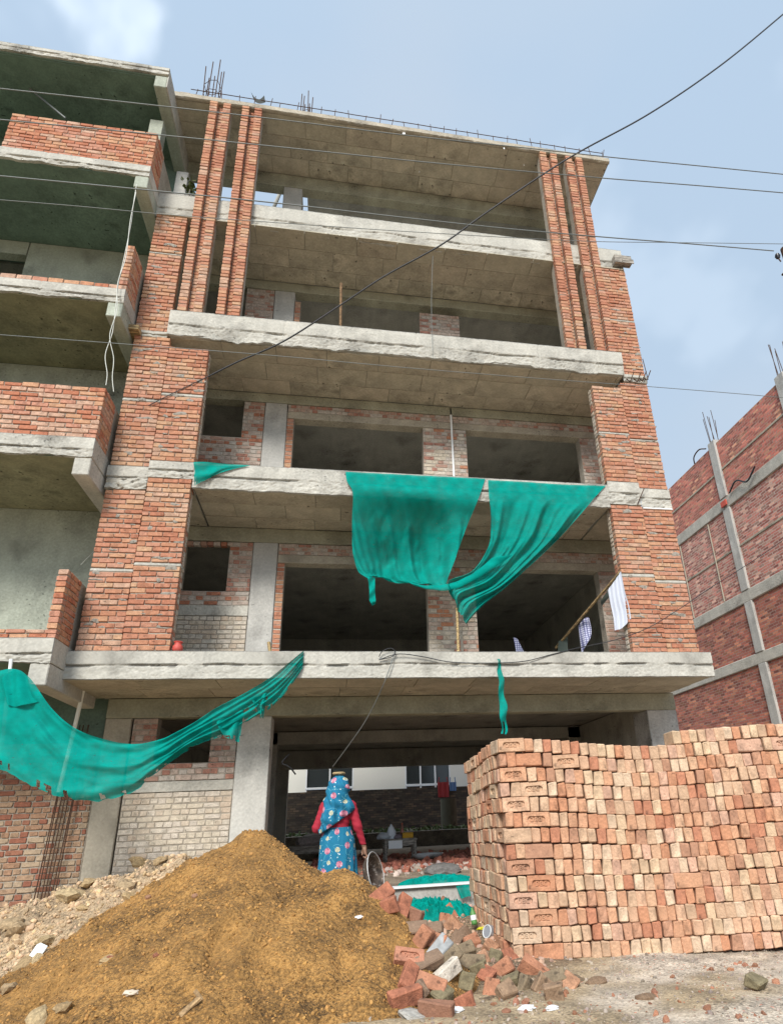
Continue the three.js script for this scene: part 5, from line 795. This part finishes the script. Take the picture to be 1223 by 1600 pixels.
{
  const W = thing('person', 'woman in teal floral sari and red blouse walking away with a basin', 'person', [0.10, 0, -7.9]);
  const armR = [[[0.155, 1.20, 0.0, 0.052], [0.225, 0.985, 0.03, 0.042]], [[0.225, 0.985, 0.03, 0.041], [0.300, 0.775, 0.0, 0.028]]];
  const armL = [[[-0.155, 1.20, 0.0, 0.052], [-0.235, 0.985, 0.02, 0.042]], [[-0.235, 0.985, 0.02, 0.041], [-0.13, 0.92, -0.18, 0.028]]];
  const torso = [[[0, 0.90, 0, 0.115], [0, 1.05, 0.0, 0.105]], [[0, 1.05, 0, 0.105], [0, 1.17, 0.01, 0.11]], [[-0.12, 1.21, 0.0, 0.055], [0.12, 1.21, 0.0, 0.055]], [[-0.05, 0.86, 0, 0.12], [0.05, 0.86, 0, 0.12]]];
  const legs = [-1, 1].flatMap((s) => [[[s * 0.08, 0.84, 0, 0.09], [s * 0.09, 0.46, 0.0, 0.058]], [[s * 0.09, 0.46, 0.0, 0.056], [s * 0.09, 0.07, 0.02, 0.034]], [[s * 0.09, 0.03, 0.03, 0.03], [s * 0.1, 0.025, -0.14, 0.026]]]);
  const headB = [[[0, 1.22, 0.0, 0.05], [0, 1.33, -0.01, 0.045]], [[0, 1.36, -0.03, 0.062], [0, 1.42, -0.005, 0.088]], [[0, 1.43, -0.01, 0.09], [0, 1.435, 0.015, 0.088]]], nose = [[[0, 1.41, -0.088, 0.009], [0, 1.378, -0.108, 0.013]]], ears = [[[-0.09, 1.40, 0.0, 0.012], [-0.092, 1.37, 0.0, 0.01]], [[0.09, 1.40, 0, 0.012], [0.092, 1.37, 0, 0.01]]];
  const hand = (o, fl) => { // palm and five fingers hooked over an edge
    const B = [[[0, 0, 0, 0.026], [0, -0.06, 0, 0.026]], [[0, -0.03, 0.018, 0.02], [0, -0.065, 0.022, 0.018]], [[0, -0.03, -0.018, 0.02], [0, -0.065, -0.022, 0.018]]];
    [[-0.030, 0.9], [-0.010, 1.05], [0.010, 1.0], [0.029, 0.8]].forEach(([z, l]) => B.push([[0.004, -0.075, z, 0.0095], [0.016, -0.075 - 0.032 * l, z, 0.009]], [[0.016, -0.075 - 0.032 * l, z, 0.009], [-0.006, -0.075 - 0.05 * l, z, 0.008]], [[-0.006, -0.075 - 0.05 * l, z, 0.008], [-0.022, -0.07 - 0.036 * l, z, 0.007]]));
    B.push([[-0.012, -0.02, -0.03, 0.012], [-0.028, -0.05, -0.04, 0.010]], [[-0.028, -0.05, -0.04, 0.010], [-0.034, -0.08, -0.026, 0.008]]);
    const g = surfaceNet(bones(B, 0.008), [-0.07, -0.16, -0.08], [0.06, 0.04, 0.08], 0.0035); g.rotateZ(fl[0]); g.rotateX(fl[1]); g.translate(...o); return g;
  };
  const skin = std([0.24, 0.125, 0.075], { roughness: 0.6 });
  const body = surfaceNet(bones([...torso, ...armR, ...armL, ...legs], 0.035), [-0.36, -0.02, -0.3], [0.4, 1.3, 0.22], 0.013), head = surfaceNet((x, y, z) => { let d = bones([...headB, ...ears], 0.035)(x, y, z); d = smin(d, bones(nose)(x, y, z), 0.012); for (const s of [-1, 1]) d = Math.max(d, -(Math.hypot(x - s * 0.034, y - 1.418, (z + 0.103)) - 0.016)); return d; }, [-0.13, 1.2, -0.14], [0.13, 1.55, 0.13], 0.005);
  mesh('body', uvBox(mergeGeometries([body, head, hand([0.305, 0.765, 0.0], [0.16, 0]), hand([-0.125, 0.918, -0.19], [0, -1.35])].map((g) => { const q = g.toNonIndexed(); return q; }))), skin, W);
  for (const s of [-1, 1]) mesh('eye', new THREE.SphereGeometry(0.012, 10, 8).translate(s * 0.034, 1.418, -0.088), std([0.05, 0.03, 0.02], { roughness: 0.2 }), W);
  mesh('mouth', new THREE.TorusGeometry(0.018, 0.005, 6, 10, 2.4).rotateZ(3.5).translate(0, 1.357, -0.089), std([0.30, 0.07, 0.06]), W);
  mesh('hair', surfaceNet((x, y, z) => Math.max(Math.hypot(x / 1.0, (y - 1.435) / 1.05, (z - 0.012) / 1.08) - 0.098, -(z + 0.045 + (1.44 - y) * 0.25)), [-0.13, 1.3, -0.13], [0.13, 1.56, 0.14], 0.006), std([0.012, 0.010, 0.010], { roughness: 0.5 }), W);
  const red = std([0.33, 0.012, 0.028], { roughness: 0.85 });
  const infl = (B, k) => B.map((q) => q.map((p) => [p[0], p[1], p[2], p[3] + k]));
  const bt0 = bones(infl(torso.slice(0, 3), 0.014), 0.045), ba = bones(infl([...armR, ...armL], 0.005), 0.03), blo = (x, y, z) => smin(Math.max(bt0(x, y, z), 0.95 - y), ba(x, y, z), 0.04); mesh('blouse', uvBox(surfaceNet((x, y, z) => Math.max(blo(x, y, z) + 0.0025 * Math.sin(y * 110 + x * 40), y - 1.27, 0.785 - y), [-0.36, 0.6, -0.28], [0.4, 1.32, 0.2], 0.012)), red, W);
  // printed cotton: teal ground, roses, pale buds and vines
  const cv = document.createElement('canvas'); cv.width = cv.height = 512; const c = cv.getContext('2d'); c.fillStyle = '#0c7090'; c.fillRect(0, 0, 512, 512);
  for (let i = 0; i < 500; i++) { c.fillStyle = `rgba(${rr(0, 20) | 0},${rr(80, 120) | 0},${rr(110, 160) | 0},0.35)`; c.fillRect(rr(0, 512), rr(0, 512), rr(4, 20), rr(4, 20)); }
  c.strokeStyle = 'rgba(150,205,205,0.75)'; c.lineWidth = 3; for (let i = 0; i < 26; i++) { c.beginPath(); let x = rr(0, 512), y = rr(0, 512), a = rr(0, 6.3); c.moveTo(x, y); for (let k = 0; k < 7; k++) { a += rr(-0.8, 0.8); x += 18 * Math.cos(a); y += 18 * Math.sin(a); c.lineTo(x, y); } c.stroke(); }
  const rose = (x, y, r, q) => { for (let k = 0; k < 9; k++) { const a = k / 9 * 6.3; c.fillStyle = q[k % q.length]; c.beginPath(); c.ellipse(x + r * 0.5 * Math.cos(a), y + r * 0.5 * Math.sin(a), r * 0.55, r * 0.42, a, 0, 6.3); c.fill(); } c.fillStyle = q[0]; c.beginPath(); c.arc(x, y, r * 0.45, 0, 6.3); c.fill(); };
  for (const [x, y] of [[70, 80], [330, 60], [200, 210], [440, 260], [90, 350], [300, 400], [480, 470]]) rose(x, y, rr(26, 36), ['#c77f90', '#d69aa4', '#b56c80', '#9f5a70']);
  for (const [x, y] of [[180, 90], [450, 130], [60, 220], [320, 250], [180, 440], [420, 380]]) rose(x, y, rr(20, 28), ['#b9b79c', '#cfc8ac', '#9fa38a']);
  for (let i = 0; i < 40; i++) rose(rr(0, 512), rr(0, 512), rr(4, 8), ['#cfe4e2', '#e8e0e0']);
  const ft = new THREE.CanvasTexture(cv); ft.wrapS = ft.wrapT = THREE.RepeatWrapping; ft.repeat.set(2.0, 2.0); ft.colorSpace = THREE.SRGBColorSpace; const print = std([0.9, 0.9, 0.9], { map: ft, roughness: 0.85, side: THREE.DoubleSide });
  // skirt of the sari
  const R = [[0.985, 0.150, 0.125], [0.93, 0.168, 0.135], [0.85, 0.195, 0.150], [0.70, 0.205, 0.165], [0.50, 0.215, 0.180], [0.30, 0.228, 0.195], [0.14, 0.240, 0.210], [0.07, 0.243, 0.215]], nA = 96, pos = [], uv = [], idx = [];
  const ny = 48; for (let j = 0; j <= ny; j++) { const t = j / ny * (R.length - 1), i0 = Math.min(R.length - 2, Math.floor(t)), q = t - i0, a = R[i0], b = R[i0 + 1], y = lerp(a[0], b[0], q), rx = lerp(a[1], b[1], q), rz = lerp(a[2], b[2], q); for (let i = 0; i <= nA; i++) { const th = i / nA * 2 * Math.PI, k = 1 + sm(0.95, 0.35, y) * (0.06 * Math.sin(th * 11 + y * 2.5) + 0.05 * Math.sin(th * 5 + 1 + y)) + 0.008 * Math.sin(th * 23 + y * 20); pos.push(Math.cos(th) * rx * k + 0.015 * (0.9 - y), y, Math.sin(th) * rz * k); uv.push(th * 0.2, y); } }
  for (let j = 0; j < ny; j++) for (let i = 0; i < nA; i++) { const a = j * (nA + 1) + i, b = a + nA + 1; idx.push(a, a + 1, b, a + 1, b + 1, b); }
  const sg = new THREE.BufferGeometry(); sg.setAttribute('position', new THREE.Float32BufferAttribute(pos, 3)); sg.setAttribute('uv', new THREE.Float32BufferAttribute(uv, 2)); sg.setIndex(idx); sg.computeVertexNormals(); mesh('skirt', sg, print, W);
  // veil over the head, falling across the back from the right shoulder to the left hip
  const veil = bones([[[0, 1.43, 0.01, 0.118], [-0.005, 1.40, 0.03, 0.122]], [[0, 1.38, 0.03, 0.118], [-0.03, 1.26, 0.05, 0.122]], [[-0.03, 1.27, 0.04, 0.115], [-0.075, 1.08, 0.075, 0.115]], [[-0.075, 1.10, 0.07, 0.11], [-0.115, 0.97, 0.075, 0.085]], [[0.02, 1.24, 0.04, 0.09], [0.125, 1.20, 0.045, 0.072]], [[0.10, 1.20, 0.06, 0.07], [-0.02, 1.04, 0.10, 0.07]], [[-0.09, 1.0, 0.07, 0.07], [-0.17, 0.93, 0.02, 0.035]]], 0.05);
  const vg = surfaceNet((x, y, z) => { let d = veil(x, y, z) + 0.010 * Math.sin((x * 0.9 + y * 0.25) * 75 + 2 * Math.sin(y * 14)) * sm(1.45, 1.25, y) + 0.004 * Math.sin((x + y * 0.5) * 160) + 0.004 * Math.sin(y * 60 + x * 20); d = Math.max(d, -(z + 0.055 + (1.5 - y) * 0.02), 0.5 * (0.965 - y + 0.62 * (x + 0.12))); return d; }, [-0.3, 0.85, -0.16], [0.3, 1.62, 0.26], 0.011);
  const vu = new Float32Array(vg.attributes.position.count * 2); for (let i = 0; i < vu.length / 2; i++) { vu[2 * i] = vg.attributes.position.getX(i) * 0.95 + vg.attributes.position.getZ(i) * 0.4 + 0.31; vu[2 * i + 1] = vg.attributes.position.getY(i) + 0.12; } vg.setAttribute('uv', new THREE.BufferAttribute(vu, 2)); mesh('veil', vg, print, W);
  const ring = mesh('head_ring', uvBox(new THREE.TorusGeometry(0.056, 0.02, 10, 28).rotateX(Math.PI / 2).scale(1, 0.75, 1)), std([0.62, 0.47, 0.25], { map: texWood })); ring.position.set(0.10 + 0.0, 1.568, -7.9 + 0.02); tag(ring, 'flat straw ring resting on the woman\'s veiled head', 'head ring');
  // the basin, hooked on her fingers
  const bs = thing('metal_basin', 'shallow round metal basin spattered with cement, held by the woman', 'basin', [0.10 + 0.335, 0.475, -7.9 + 0.02]); const r = 0.205;
  const bt = dataTex(256, (u, v) => { const w = sm(0.02, 0.3, tn(u, v, 7, 131, 5)), d = sm(0.1, 0.4, tn(u, v, 5, 137, 4)); const k = lerp(0.42, 0.82, w) * (1 - 0.4 * d); return [k, k * lerp(0.86, 0.97, w), k * lerp(0.74, 0.93, w)]; }); bt.repeat.set(3, 1);
  const dish = new THREE.LatheGeometry([[0, 0], [0.10, 0.002], [0.15, 0.02], [0.185, 0.06], [0.2, 0.1], [0.216, 0.108], [0.216, 0.113], [0.198, 0.107], [0.18, 0.064], [0.146, 0.027], [0.1, 0.009], [0, 0.007]].map((p) => new THREE.Vector2(...p)), 40); mesh('dish', dish, new THREE.MeshStandardMaterial({ map: bt, color: new THREE.Color(0.75, 0.72, 0.7), roughness: 0.6, metalness: 0.35 }), bs); mesh('rim', new THREE.TorusGeometry(0.216, 0.0055, 8, 40).rotateX(Math.PI / 2).translate(0, 0.11, 0), std([0.6, 0.58, 0.55], { roughness: 0.5, metalness: 0.3 }), bs);
  bs.rotation.set(0.0, -0.45, -1.35, 'YXZ');
}
renderer.render(scene, camera);
